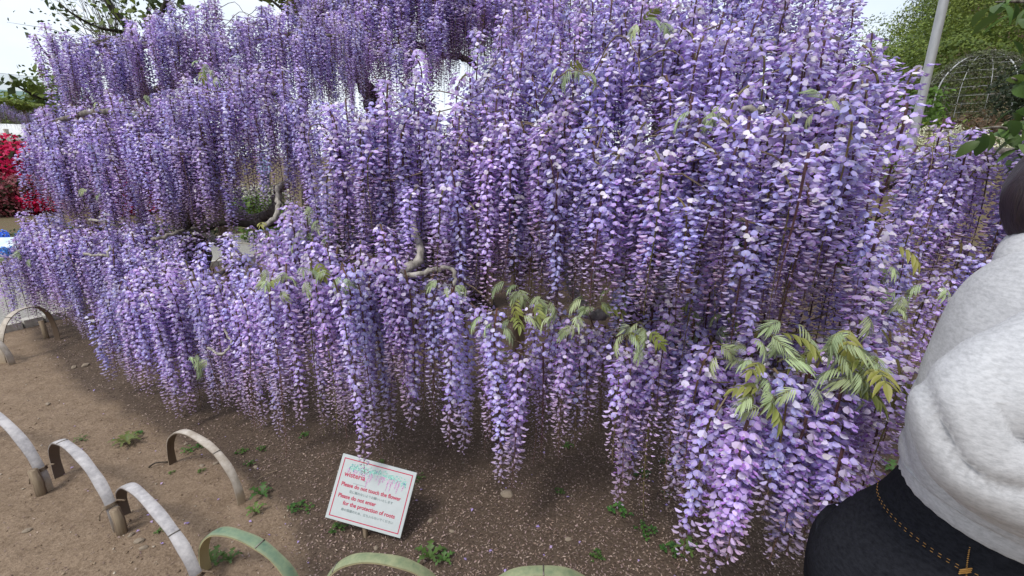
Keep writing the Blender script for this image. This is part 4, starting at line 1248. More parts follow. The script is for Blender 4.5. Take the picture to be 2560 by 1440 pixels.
leafy_tree("broadleaf_tree", g0(330, 7.4), [([g0(330, 7.4) - V(0, 0, .2), P(340, 330, 7.2), P(345, 150, 7.0), P(325, 80, 6.9), P(280, 20, 6.8), P(230, -60, 6.7)], .09, .035),
            ([P(345, 130, 7.0), P(400, 40, 7.0), P(430, -30, 7.0)], .05, .03), ([P(325, 80, 6.9), P(250, 70, 6.6), P(190, 40, 6.3), P(150, 10, 6.2)], .025, .008), ([P(330, 170, 7), P(200, 190, 6.4), P(120, 140, 6.0), P(85, 85, 5.9)], .03, .006),
            ([P(340, 260, 7.2), P(220, 260, 6.5), P(120, 250, 5.9), P(60, 225, 5.7), P(25, 205, 5.6)], .03, .006)],
           [(230, 40, 6.6, .35, 26), (170, 20, 6.4, .25, 15), (300, 70, 6.8, .35, 34), (330, 30, 6.9, .4, 40), (390, 10, 7, .4, 32), (100, 110, 6, .22, 7), (110, 180, 6.1, .22, 14), (130, 222, 6.0, .28, 32), (75, 222, 5.7, .22, 24), (110, 238, 5.8, .22, 26), (30, 212, 5.6, .12, 8), (440, 5, 7, .4, 40)],
           .06, [(.06, .10, .035), (.09, .14, .03), (.13, .19, .035), (.045, .075, .03)], "dark leaved tree behind the drooping mounds, its branches over their top", 81)
def twigs():
    b = g0(200, 8.2)
    o = empty("bare_shrub", b, "fine bare twigs fanning out against the white sky", "shrub")
    r = random.Random(3)
    top = [P(r.uniform(80, 330), r.uniform(-60, 90), 8) for _ in range(34)]
    root = P(290, 150, 8.2)
    mb = MB(); mb.tube([V(0, 0, -.1), (root - b) * .5, root - b], [.05, .04, .03], 6); mb.build("stem", M['bark_dark'], o)
    for k, t in enumerate(top):
        mb = MB(); a = root + (t - root) * .25 + V(r.gauss(0, .1), 0, r.gauss(0, .08))
        pth = smooth_path([root, a, root + (t - root) * .65 + V(r.gauss(0, .08), 0, .08), t], 4)
        mb.tube([q - b for q in pth], [.012 * (1 - .8 * i / (len(pth) - 1)) for i in range(len(pth))], 4)
        for j in range(9):
            i = r.randrange(3, len(pth) - 1); q = pth[i]; e = q + (t - root) / np.linalg.norm(t - root) * r.uniform(.1, .35) + V(r.gauss(0, .1), 0, r.gauss(0, .1))
            mb.tube([q - b, e - b], [.0045, .002], 3)
        mb.build("twig", M['bark'], o)
    sc_ = cloud("leaf_scatter", [(P(150, 70, 8), (.8, .4, .5), 90), (P(130, 190, 8), (.5, .4, .5), 140), (P(250, 20, 8), (.8, .4, .4), 120)], .035, DLEAF, 83, o, b, shell=.1); sc_["kind"] = "stuff"
twigs()
leafy_tree("maple_tree", g0(760, 10), [([g0(760, 10) - V(0, 0, .2), P(760, 300, 10), P(750, 100, 10), P(745, 10, 9.8), P(740, -80, 9.6)], .12, .05), ([P(750, 60, 10), P(690, 10, 9.8), P(640, -30, 9.8)], .04, .015), ([P(745, 10, 9.8), P(810, -20, 9.8), P(860, -60, 9.8)], .04, .02)],
           [(790, 10, 9.6, .5, 330), (750, 30, 9.5, .35, 160), (830, -20, 9.7, .6, 300), (700, -10, 9.8, .4, 60), (650, -30, 9.8, .4, 70), (740, -60, 9.6, .7, 300)], .075, YGREENS + [(.2, .2, .03)], "yellow green tree above the tall wisteria against the sky", 85, asp=.7)

# ------------------------------------------------------------------ right background
def lamp_post():
    c = P(2285, 330, 5.0); b = V(c[0], c[1], gz(c[0], c[1]))
    o = empty("lamp_post", b, "plain grey steel lamp post behind the wisteria, in front of the hill", "lamp post")
    mb = MB(); mb.tube([(0, 0, -.2), (0, 0, 1.2), (0, 0, 3.0), (0, 0, 5.2)], [.048, .044, .042, .038], 20); mb.build("pole", M['steel'], o)
    mb = MB(); mb.tube([(0, 0, 0), (0, 0, .03), (0, 0, .30)], [.10, .09, .05], 16); mb.build("base", M['steel'], o)
    mb = MB(); mb.tube(smooth_path([(0, 0, 5.1), (0, .2, 5.35), (0, .7, 5.4)], 4), .03, 10); mb.build("arm", M['steel'], o)
    mb = MB(); mb.tube([(0, .6, 5.4), (0, .75, 5.39), (0, 1.1, 5.36)], [.05, .10, .06], 12); mb.build("lamp_head", M['steel'], o)
lamp_post()
def forest():
    g = np.random.default_rng(8)
    bl, n = [], 0
    for k in range(2600):
        az = math.radians(g.uniform(28, 62)); d = g.uniform(44, 130)
        x, y = d * math.sin(az), d * math.cos(az)
        h = gz(x, y)
        if h < 2.4 or n > 165: continue
        r_ = g.uniform(2.2, 4.4) * (1 + d / 300)
        if any((x - q[0][0]) ** 2 + (y - q[0][1]) ** 2 < (r_ * 1.15) ** 2 for q in bl): continue
        bl.append(((x, y, h + r_ * .9), (r_, r_, r_ * .9), 2700)); n += 1
    o = cloud("forest", bl, .125, [(.07, .11, .026), (.10, .155, .032), (.16, .22, .042), (.20, .26, .05), (.05, .08, .026)], 91, shell=.8)
    tag(o, "dense green wood covering the hillside", "forest", kind="stuff")
forest()
def dome():
    c = P(2422, 300, 25); b = V(c[0], c[1], gz(c[0], c[1]) - .1)
    o = empty("wire_dome", b, "rounded wire dome with climbing plants at the foot of the hill", "trellis")
    r_, hc = 2.1, 2.5
    def prof(a):      # a from 0 (ground) to 1 (top)
        if a < .45: return r_, hc * a / .45
        q = (a - .45) / .55 * math.pi / 2
        return r_ * math.cos(q), hc + r_ * 1.0 * math.sin(q)
    for k in range(12):
        f = math.pi * 2 * k / 12
        mb = MB(); mb.tube([(prof(a)[0] * math.cos(f), prof(a)[0] * math.sin(f), prof(a)[1]) for a in np.linspace(0, 1, 18)], .040 if k % 3 == 0 else .016, 6); mb.build("rib", M['steel'], o)
    for a in np.linspace(.08, .93, 13):
        q = prof(a); mb = MB(); mb.tube([(q[0] * math.cos(f), q[0] * math.sin(f), q[1]) for f in np.linspace(0, 6.2832, 25)], .010, 4, cap=False); mb.build("wire_ring", M['steel'], o)
    g = np.random.default_rng(3); bl = []
    for k in range(1500):
        a = g.random() ** 1.3 * .98; q = prof(a); f = g.uniform(0, 6.28)
        bl.append(((q[0] * math.cos(f), q[0] * math.sin(f), q[1]), (.22, .22, .2), 18))
    cloud("climbing_plant", bl, .055, [(.09, .115, .05), (.12, .14, .065), (.17, .16, .14), (.07, .09, .04)], 95, o, (0, 0, 0), shell=.2)
dome()
bush("shrub", 2365, 318, 13, 1.5, .25, [(.15, .20, .03), (.20, .25, .04), (.11, .16, .03)], "bright yellow green shrub in front of the wire dome", 1500, .07, None, 101)
bush("shrub", 2445, 298, 18, 1.9, .30, [(.13, .075, .04), (.16, .10, .05), (.10, .07, .04)], "reddish brown shrub at the foot of the wire dome", 1500, .09, None, 102)
bush("shrub", 2270, 255, 17, 1.3, .75, [(.07, .13, .02), (.10, .17, .03), (.045, .085, .02)], "fresh green bush behind the grey lamp post", 1700, .10, None, 103)
bush("conifer", 2590, 240, 19, 1.5, 1.9, [(.03, .045, .025), (.045, .06, .035)], "dark grey green conifer to the right of the wire dome", 2200, .10, None, 104, "tree")
# the young tree reaching in from the right
def side_tree():
    b = V(2.75, 2.15, gz(2.75, 2.15))
    o = empty("young_tree", b, "young tree with glossy dark green oval leaves beyond the person", "tree")
    limbs = [([b - V(0, 0, .1), b + V(0, 0, .8), b + V(-.05, 0, 1.6), b + V(0, .05, 2.6)], .035, .015),
             ([b + V(-.05, 0, 1.5), P(2620, 300, 1.95), P(2560, 330, 1.8), P(2500, 318, 1.75), P(2455, 322, 1.7)], .012, .003),
             ([b + V(-.04, 0, 1.7), P(2620, 210, 1.95), P(2560, 205, 1.8), P(2530, 195, 1.75)], .010, .003),
             ([b + V(-.02, 0, 2.2), P(2640, 20, 2.0), P(2560, 5, 1.85), P(2490, 5, 1.8)], .010, .003)]
    for k, (pts, r0, r1) in enumerate(limbs):
        mb = MB(); sp = smooth_path(pts, 4); mb.tube([p - b for p in sp], [r0 + (r1 - r0) * i / (len(sp) - 1) for i in range(len(sp))], 7)
        mb.build("trunk" if k == 0 else "branch", M['bark'], o)
    def oval(seed):
        r = random.Random(seed); mb = MB(); vs_, cl = [], []
        L_, w = .075, .022; c = r.choice([(.08, .15, .035), (.11, .19, .04), (.055, .11, .04)])
        for i in range(6):
            t = i / 5; ww = w * math.sin(math.pi * (t * .94 + .03)) ** .8
            for s_ in (-1, 0, 1): vs_.append((L_ * t, s_ * ww, -.022 * t * t * 1.2 + abs(s_) * ww * .35)); cl.append(c)
        fs = []
        for i in range(5):
            for j in range(2): fs.append((i * 3 + j, i * 3 + j + 1, i * 3 + j + 4, i * 3 + j + 3))
        mb.add(vs_, fs, cl); return mb.mesh("leaf", M['leaf'])
    ls = [oval(k) for k in range(5)]
    r = random.Random(9)
    for px, py, n, sx, sy in ((2475, 325, 7, 22, 14), (2520, 340, 9, 25, 22), (2555, 320, 9, 25, 25), (2545, 210, 7, 22, 18), (2500, 8, 6, 25, 12), (2545, 20, 9, 28, 18), (2600, 120, 8, 40, 60), (2640, 260, 10, 40, 60), (2560, 380, 6, 15, 20), (2530, 285, 3, 14, 10)):
        for k in range(n):
            p = P(px + r.gauss(0, sx), py + r.gauss(0, sy), 1.78 + r.gauss(0, .05))
            q = link("leaf", r.choice(ls), o, p - b); q.rotation_euler = (r.gauss(0, .5), r.uniform(-.1, .9), r.uniform(0, 6.28)); k_ = r.uniform(.7, 1.15); q.scale = (k_,) * 3
side_tree()
# dark bushes added behind the trunk to stand for shade under the crown
for k, (px, t, lb) in enumerate(((880, 7.4, "added dark shrub standing for shade beyond the path behind the pale twig"), (1120, 6.6, "added dark shrub standing for shade straight behind the brown support post"), (1400, 6.5, "added dark shrub standing for shade behind the grey metal post"), (1700, 6.4, "added dark shrub standing for shade behind the reddish post"), (2000, 6.5, "added dark shrub standing for shade behind the right side of the crown"))):
    bush("shade_filler_shrub", px, 500, t, 1.1, .25, [(.02, .035, .012), (.03, .048, .016), (.04, .06, .02)], lb, 2200, .06, "dark shrubs added as shade behind the canopy", 110 + k)
bush("flowering_shrub", 640, 505, 8.3, .55, .14, [(.09, .16, .03), (.12, .20, .04)], "light green low plant seen through the gap between the racemes", 900, .05, None, 120)
bush("flowering_shrub", 628, 480, 9.6, .8, .12, [(.10, .13, .05)], "white flowering shrub seen through the gap between the racemes", 900, .05, None, 122, extra=(.035, [(.66, .66, .56), (.74, .74, .68), (.6, .62, .5)]))
def visitor():
    b = g0(671, 17); o = empty("person", b, "distant visitor in light blue seen through the gap in the wisteria", "person")
    mb = MB()
    mb.tube([(0, 0, .8), (0, 0, .95), (0, 0, 1.15), (0, 0, 1.32), (0, 0, 1.38), (0, 0, 1.42), (0, 0, 1.47), (0, 0, 1.55), (0, 0, 1.62), (0, 0, 1.65)], [.15, .14, .17, .16, .07, .05, .085, .10, .08, .02], 12, (.26, .38, .52))
    for s_ in (-1, 1):
        mb.tube([(s_ * .07, 0, .86), (s_ * .09, 0, .45), (s_ * .09, .01, .02)], [.085, .06, .045], 9, (.05, .06, .10))
        mb.tube([(s_ * .15, 0, 1.30), (s_ * .22, -.02, 1.05), (s_ * .20, -.12, .88)], [.06, .048, .035], 8, (.26, .38, .52))
    mb.build("body", M['vflat'], o)
    mb = MB(); mb.tube([(0, .02, 1.48), (0, .02, 1.58), (0, .01, 1.67)], [.10, .11, .04], 10, (.02, .015, .012)); mb.build("hair", M['vflat'], o)
visitor()

# ------------------------------------------------------------------ litter, stones, weeds
def ground_z(x, y):
    q = Vector((x, y, 0))
    return gz(x, y) + .007 * mnoise.noise(q * 11) + .005 * abs(mnoise.noise(q * 26))
def litter():
    g = np.random.default_rng(12)
    n = 110000
    out, cl = [], []
    palette = np.array([(.28, .205, .165), (.20, .14, .11), (.36, .28, .235), (.14, .095, .08), (.29, .21, .20)])
    ys = .95 + 4.3 * g.random(n) ** 1.7
    k = 0
    for i in range(n):
        y = ys[i]; w = 1.25 * y + .3
        x = g.uniform(-w, w)
        d = y - litter_line(x)
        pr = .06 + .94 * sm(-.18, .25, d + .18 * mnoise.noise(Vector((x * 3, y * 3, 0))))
        if g.random() > pr: continue
        z = ground_z(x, y) + .002 + .003 * g.random()
        L_ = g.uniform(.003, .008); w_ = g.uniform(.0012, .0032)
        a = g.uniform(0, 6.28); ca, sa = math.cos(a), math.sin(a); t = g.uniform(-.4, .4) * L_; t2 = g.uniform(-.6, .6) * w_
        out.append([(x - ca * L_, y - sa * L_, z - t), (x - sa * w_, y + ca * w_, z + t2 + .0008), (x + ca * L_, y + sa * L_, z + t), (x + sa * w_, y - ca * w_, z - t2 + .0008)])
        cl.append(palette[g.integers(5)] * g.uniform(.7, 1.25))
    v = np.array(out).reshape(-1, 3)
    o = np_mesh("petal_litter", v, np.arange(len(v)).reshape(-1, 4), np.repeat(np.array(cl), 4, 0), M['litter'])
    tag(o, "brown withered petals strewn over the dark soil under the wisteria", "litter", kind="stuff")
    # pebbles and clods
    out, cl = [], []
    octf = [(0, 2, 4), (2, 1, 4), (1, 3, 4), (3, 0, 4), (2, 0, 5), (1, 2, 5), (3, 1, 5), (0, 3, 5)]
    fs = []
    for i in range(9500):
        y = .95 + 4.5 * g.random() ** 1.5; x = g.uniform(-1.3 * y - .4, 1.2 * y)
        dark = y > litter_line(x)
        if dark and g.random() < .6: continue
        s_ = .0018 + .006 * g.random() ** 4
        if g.random() < .02: s_ *= 1.9
        c = V(x, y, ground_z(x, y) + s_ * .25)
        b = len(out)
        R3 = g.normal(size=(3, 3)); qm, _ = np.linalg.qr(R3)
        ax = np.array([s_ * g.uniform(.8, 1.5), s_ * g.uniform(.6, 1.1), s_ * .7])
        for k, e in enumerate(((1, 0, 0), (-1, 0, 0), (0, 1, 0), (0, -1, 0), (0, 0, 1), (0, 0, -1))):
            out.append(c + qm @ (np.array(e) * ax) * V(1, 1, .7))
        fs += [tuple(q + b for q in f) for f in octf]
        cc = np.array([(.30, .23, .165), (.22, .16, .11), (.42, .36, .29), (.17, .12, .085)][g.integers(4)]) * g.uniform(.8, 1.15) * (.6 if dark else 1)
        cl += [cc] * 6
    o = np_mesh("pebbles", np.array(out), np.array(fs), np.array(cl), M['litter'], nper=3)
    tag(o, "small pebbles and crumbs of earth on the soil", "pebbles", kind="stuff")
    # fresh fallen petals
    out, cl = [], []
    for i in range(260):
        y = 1.1 + 2.6 * g.random(); x = g.uniform(-1.2 * y, 1.1 * y)
        if y < litter_line(x) - .5: continue
        s_ = g.uniform(.004, .009); z = ground_z(x, y) + .006; a = g.uniform(0, 6.28); u = V(math.cos(a), math.sin(a), g.uniform(-.3, .3)) * s_; w = V(-math.sin(a), math.cos(a), g.uniform(-.3, .5)) * s_ * .7
        c = V(x, y, z); out += [c - u, c + w + V(0, 0, .003), c + u, c - w + V(0, 0, .003)]
        cc = np.array([(.42, .36, .70), (.50, .40, .66), (.34, .30, .68)][g.integers(3)]); cl += [cc] * 4
    o = np_mesh("fallen_petals", np.array(out), np.arange(len(out)).reshape(-1, 4), np.array(cl), M['petal'])
    tag(o, "fresh lavender petals fallen on the soil", "petals", kind="stuff")
litter()
def rock_mesh(seed, mat):
    import bmesh
    bm = bmesh.new(); bmesh.ops.create_icosphere(bm, subdivisions=2, radius=1)
    for v in bm.verts:
        f = 1 + .28 * mnoise.noise(v.co * 1.3 + Vector((seed, 0, 0))) + .12 * mnoise.noise(v.co * 3.1 + Vector((0, seed, 0)))
        v.co = Vector((v.co.x * f * 1.2, v.co.y * f * .85, v.co.z * f * .6))
    me = bpy.data.meshes.new("stone"); bm.to_mesh(me); bm.free(); me.materials.append(mat)
    return me
M['stone'] = noise_mat("stone", (.22, .175, .13), (.36, .30, .235), 30, .9, .6, .004)
SU = {1: 'larger brown stone on the bare soil near the pale kerb-side hoop', 4: 'smaller brown stone beside the larger one near the kerb-side hoop', 2: 'small stone by the dark twig and the lone hoop', 3: 'small stone under the arch of the lone hoop', 7: 'small stone behind the olive hoop', 11: 'small stone under the lower edge of the notice', 9: 'small stone right of the lone hoop under the racemes'}
rocks = [rock_mesh(k * 3.7, M['stone']) for k in range(4)]
for k, (px, py, s_) in enumerate(((1268, 1238, .026), (215, 915, .022), (505, 1165, .012), (540, 1160, .012), (185, 920, .018), (350, 1360, .016), (330, 1345, .011), (1130, 1330, .010), (1075, 1300, .011), (640, 1170, .012), (360, 1375, .013), (940, 1370, .010), (1420, 1350, .012), (465, 1110, .010), (120, 1010, .014), (70, 1330, .013))):
    p = G(px, py); o = link("stone", rocks[k % 4], None, (p[0], p[1], ground_z(p[0], p[1]) + s_ * .2)); o.scale = (s_,) * 3; o.rotation_euler = (0, 0, k * 1.3)
    tag(o, "pale brown stone lying on the dark petal litter, largest of the loose stones" if k == 0 else SU.get(k, "small brown stone lying on the soil"), "stone", "loose stones on the soil")
def weed_mesh(seed, kind):
    r = random.Random(seed); mb = MB()
    def blade(a, L_, w, lift, c, k=5, tooth=0.0):
        vs_, cl = [], []
        for i in range(k + 1):
            t = i / k; ww = w * math.sin(math.pi * min(1, t * .9 + .08)) * (1 + (tooth if i % 2 else -tooth))
            d = L_ * t; z = lift * math.sin(t * 2.4) * L_
            for s_ in (-1, 0, 1): vs_.append((math.cos(a) * d - math.sin(a) * s_ * ww, math.sin(a) * d + math.cos(a) * s_ * ww, z + .003 + abs(s_) * ww * .25)); cl.append(tuple(x * r.uniform(.85, 1.15) for x in c))
        mb.add(vs_, [(i * 3 + j, i * 3 + j + 1, i * 3 + j + 4, i * 3 + j + 3) for i in range(k) for j in range(2)], cl)
    if kind == 'rosette':
        for k in range(9): blade(k * .7 + r.uniform(-.2, .2), r.uniform(.04, .065), .008, .35, (.13, .15, .045), 8, .45)
    elif kind == 'clover':
        for k in range(12):
            a = r.uniform(0, 6.28); d = r.uniform(0, .028); x, y, z = d * math.cos(a), d * math.sin(a), r.uniform(.006, .022)
            mb.tube([(x * .3, y * .3, -.005), (x, y, z)], .0007, 3, (.08, .13, .03), cap=False)
            for j in range(3):
                b = j * 2.094 + r.uniform(0, 1); s_ = r.uniform(.005, .009); c = r.choice([(.07, .16, .03), (.10, .20, .04), (.05, .12, .03)])
                e = [(x, y, z), (x + s_ * math.cos(b - .6), y + s_ * math.sin(b - .6), z + .002), (x + s_ * 1.25 * math.cos(b), y + s_ * 1.25 * math.sin(b), z - .001), (x + s_ * math.cos(b + .6), y + s_ * math.sin(b + .6), z + .002)]
                mb.add(e, [(0, 1, 2, 3)], c)
    else:
        for k in range(5): blade(k * 1.25 + r.uniform(-.3, .3), r.uniform(.035, .055), .009, .5, (.09, .17, .04), 8, .55)
    return mb.mesh("weed", M['leaf'])
W3 = {'rosette': [weed_mesh(1, 'rosette')], 'clover': [weed_mesh(k, 'clover') for k in (2, 3, 4)], 'mugwort': [weed_mesh(k, 'mug') for k in (5, 6)]}
WL = {'rosette': "flat toothed rosette weed on the bare dry soil", 'clover': "little clump of clover-like weeds on the dark soil", 'mugwort': "small weed with lobed leaves on the dark soil"}
rr = random.Random(15)
WU = {(345, 1085): "tiny weed touching the flat rosette on the bare soil", (205, 1102): "small weed with a fallen blue petal, alone on the bare soil", (535, 1405): "lobed weed under the fresh green bamboo hoop", (575, 1400): "smaller lobed weed under the arch of the fresh green hoop",
      (655, 1235): "lobed weed beside the right foot of the lone hoop", (640, 1280): "lobed weed a little below the lone hoop's right foot", (745, 1270): "leafy clover clump to the left of the notice", (770, 1275): "small clover sprig against the left edge of the notice",
      (848, 1325): "clover clump under the lower left corner of the notice", (1075, 1395): "lobed weed behind the olive bamboo hoop, right of the notice", (1110, 1400): "small lobed weed next to the larger one behind the olive hoop", (1045, 1200): "clover clump at the upper right corner of the notice",
      (950, 1165): "clover clump just behind the top edge of the notice", (475, 1128): "clover under the arch of the lone hoop", (500, 1115): "clover sprig behind the crown of the lone hoop", (505, 1180): "tiny sprig below the arch of the lone hoop", (605, 1130): "clover clump behind the lone hoop beneath the racemes",
      (1240, 950): "clover beside the slim weathered post", (1255, 890): "clover just behind the slim weathered post", (1490, 1395): "clover sprig behind the green hoop right of the olive one", (400, 1335): "tiny sprig in front of the weathered grey hoop leading to the green one", (430, 1180): "tiny sprig at the dark foot of the lone hoop",
      (2190, 1230): "clover clump beside the person's jeans", (2230, 1180): "lobed weed beside the person's sweatshirt hem", (1980, 1330): "clover under the low cluster beside the person", (2080, 1230): "lobed weed behind the low cluster beside the person", (1550, 1288): "largest clover clump on the open dark soil", (1715, 1375): "lobed weed at the left of the low cluster by the person", (1680, 1385): "clover clump at the left of the low cluster by the person"}
for px, py, kd, s_ in ((318, 1108, 'rosette', 1.25), (345, 1085, 'clover', .9), (205, 1102, 'clover', .9), (535, 1405, 'mugwort', 1.0), (575, 1400, 'mugwort', .8), (655, 1235, 'mugwort', 1.1), (640, 1280, 'mugwort', .8), (745, 1270, 'clover', 1.2), (770, 1275, 'clover', .8),
                       (848, 1325, 'clover', 1.1), (1075, 1395, 'mugwort', 1.1), (1110, 1400, 'mugwort', .8), (1550, 1288, 'clover', 1.5), (1605, 1190, 'clover', 1.3), (1612, 1335, 'clover', 1.3), (1400, 1235, 'clover', .8), (1490, 1395, 'clover', .9),
                       (1045, 1200, 'clover', .9), (475, 1128, 'clover', 1.1), (500, 1115, 'clover', .9), (605, 1130, 'clover', 1.0), (625, 1165, 'clover', .8), (1240, 950, 'clover', 1.5), (1255, 890, 'clover', 1.4), (1680, 1385, 'clover', 1.3), (1715, 1375, 'mugwort', 1.0),
                       (1420, 1120, 'clover', 1.0), (1660, 1160, 'clover', .8), (760, 1090, 'clover', 1.0), (655, 1125, 'clover', .8), (505, 1180, 'clover', .6), (400, 1335, 'clover', .6), (430, 1180, 'clover', .5), (950, 1165, 'clover', .8), (1330, 920, 'clover', 1.4), (1665, 1245, 'clover', .7), (2190, 1230, 'clover', 1.3), (2230, 1180, 'mugwort', 1.2), (1980, 1330, 'clover', .9), (2080, 1230, 'mugwort', 1.0)):
    p = G(px, py); o = link("weed", rr.choice(W3[kd]), None, (p[0], p[1], ground_z(p[0], p[1]))); o.scale = (s_ * 1.15,) * 3; o.rotation_euler = (0, 0, rr.uniform(0, 6.28))
    tag(o, WU.get((px, py), WL[kd]), "weed", "weeds in the bed")
for pts, lb in (([(372, 1172), (390, 1163), (420, 1156)], "dark curled twig lying on the soil beside the lone hoop"), ([(612, 1222), (660, 1195), (700, 1178)], "thin straw stalk lying by the lone hoop's foot")):
    q = [G(*p) for p in pts]; b = q[0]; mb = MB(); mb.tube(smooth_path([(p[0] - b[0], p[1] - b[1], ground_z(p[0], p[1]) + .006 + .01 * (i == 1)) for i, p in enumerate(q)], 4), .0035 if 'dark' in lb else .0018, 5)
    tag(mb.build("fallen_twig", M['bark_dark'] if 'dark' in lb else M['post'], None, (b[0], b[1], 0)), lb, "twig")

# ------------------------------------------------------------------ the person at the right
def fabric_mat(name, c1, c2, bump=.25):
    m, nt, N, L, b = new_mat(name)
    tc = N.new("ShaderNodeTexCoord"); mp = N.new("ShaderNodeMapping"); mp.inputs['Scale'].default_value = (1, 1, 2.6); mp.inputs['Rotation'].default_value = (.2, .15, 0)
    L.new(tc.outputs['Object'], mp.inputs[0])
    n1 = N.new("ShaderNodeTexNoise"); n1.inputs['Scale'].default_value = 85; n1.inputs['Detail'].default_value = 6; n1.inputs['Roughness'].default_value = .7; L.new(mp.outputs[0], n1.inputs['Vector'])
    rp = N.new("ShaderNodeValToRGB"); rp.color_ramp.elements[0].position = .28; rp.color_ramp.elements[1].position = .6; rp.color_ramp.elements[0].color = (*c1, 1); rp.color_ramp.elements[1].color = (*c2, 1)
    L.new(n1.outputs['Fac'], rp.inputs[0]); L.new(rp.outputs[0], b.inputs['Base Color'])
    n2 = N.new("ShaderNodeTexNoise"); n2.inputs['Scale'].default_value = 9; n2.inputs['Detail'].default_value = 3; L.new(tc.outputs['Object'], n2.inputs['Vector'])
    b1_ = N.new("ShaderNodeBump"); b1_.inputs['Strength'].default_value = .35; b1_.inputs['Distance'].default_value = .02; L.new(n2.outputs['Fac'], b1_.inputs['Height'])
    n3 = N.new("ShaderNodeTexNoise"); n3.inputs['Scale'].default_value = 420; L.new(tc.outputs['Object'], n3.inputs['Vector'])
    b2_ = N.new("ShaderNodeBump"); b2_.inputs['Strength'].default_value = bump; b2_.inputs['Distance'].default_value = .0015; L.new(n3.outputs['Fac'], b2_.inputs['Height']); L.new(b1_.outputs[0], b2_.inputs['Normal']); L.new(b2_.outputs[0], b.inputs['Normal'])
    b.inputs['Roughness'].default_value = .95; b.inputs['Specular IOR Level'].default_value = .1
    b.inputs['Sheen Weight'].default_value = .15
    return m
M['marl'] = fabric_mat("grey_marl_fleece", (.33, .335, .35), (.50, .505, .525))
M['marl_seam'] = noise_mat("grey_seam", (.20, .20, .21), (.28, .28, .30), 90, .9, 0)
M['denim'] = fabric_mat("black_denim", (.006, .0065, .009), (.017, .018, .023), .5)
M['denim'].node_tree.nodes['Principled BSDF'].inputs['Sheen Weight'].default_value = 0
M['hair'] = noise_mat("dark_hair", (.012, .008, .008), (.035, .022, .02), 40, .45, .5, .004, (8, 8, .6), spec=.5)
M['skin'] = noise_mat("skin", (.50, .31, .23), (.58, .37, .28), 20, .5, .1, .002)
M['strap'] = noise_mat("brown_strap", (.22, .085, .06), (.30, .13, .09), 60, .6, .3, .002)
M['thread'] = noise_mat("orange_thread", (.42, .22, .06), (.5, .28, .09), 60, .8, 0)
M['shoe'] = noise_mat("white_shoe", (.5, .5, .5), (.6, .6, .6), 20, .6, .1, .002)

def loft(rings, n=32, sub=4, fold=0.0, seed=0, close=True, fscale=(9, 9, 14), disp=None):
    """rings: (centre, half-vector a, half-vector b); smooth interpolation between them"""
    A = [np.concatenate([V(*c), V(*a), V(*b)]) for c, a, b in rings]
    sp = []
    k = len(A)
    for i in range(k - 1):
        p0, p1, p2, p3 = A[max(i - 1, 0)], A[i], A[i + 1], A[min(i + 2, k - 1)]
        for j in range(sub):
            t = j / sub
            sp.append(.5 * ((2 * p1) + (p2 - p0) * t + (2 * p0 - 5 * p1 + 4 * p2 - p3) * t * t + (3 * p1 - p0 - 3 * p2 + p3) * t ** 3))
    sp.append(A[-1])
    vs_, fs = [], []
    for iq, q in enumerate(sp):
        c, a, b = q[:3], q[3:6], q[6:]
        for j in range(n):
            f = 2 * math.pi * j / n
            p = c + a * math.cos(f) + b * math.sin(f)
            if fold:
                d = p - c; d /= np.linalg.norm(d) + 1e-9
                w = mnoise.noise(Vector((p[0] * fscale[0] + seed, p[1] * fscale[1], p[2] * fscale[2]))) + .35 * abs(mnoise.noise(Vector((p[0] * 9 + p[2] * 12, p[1] * 9, p[2] * 17 + seed))))
                p = p + d * fold * w
            if disp:
                d = p - c; d /= np.linalg.norm(d) + 1e-9
                p = p + d * disp(iq / (len(sp) - 1), f, p)
            vs_.append(p)
    m = len(sp)
    for i in range(m - 1):
        for j in range(n):
            j2 = (j + 1) % n
            fs.append((i * n + j, i * n + j2, (i + 1) * n + j2, (i + 1) * n + j))
    if close:
        fs += [tuple(range(n - 1, -1, -1)), tuple((m - 1) * n + j for j in range(n))]
    return vs_, fs
def ring(z, edge, rx, cy, ry, tilt=0.0):
    return ((edge + rx, cy, z), (rx, 0, tilt * rx), (0, ry, 0))
def limb_rings(pts, rad, squash=1.0):
    out = []
    pts = [V(*p) for p in pts]
    for i, p in enumerate(pts):
        t = pts[min(i + 1, len(pts) - 1)] - pts[max(i - 1, 0)]; t /= np.linalg.norm(t)
        u = np.cross(V(0, 1, 0), t); u /= np.linalg.norm(u); w = np.cross(t, u)
        out.append((p, u * rad[i], w * rad[i] * squash))
    return out
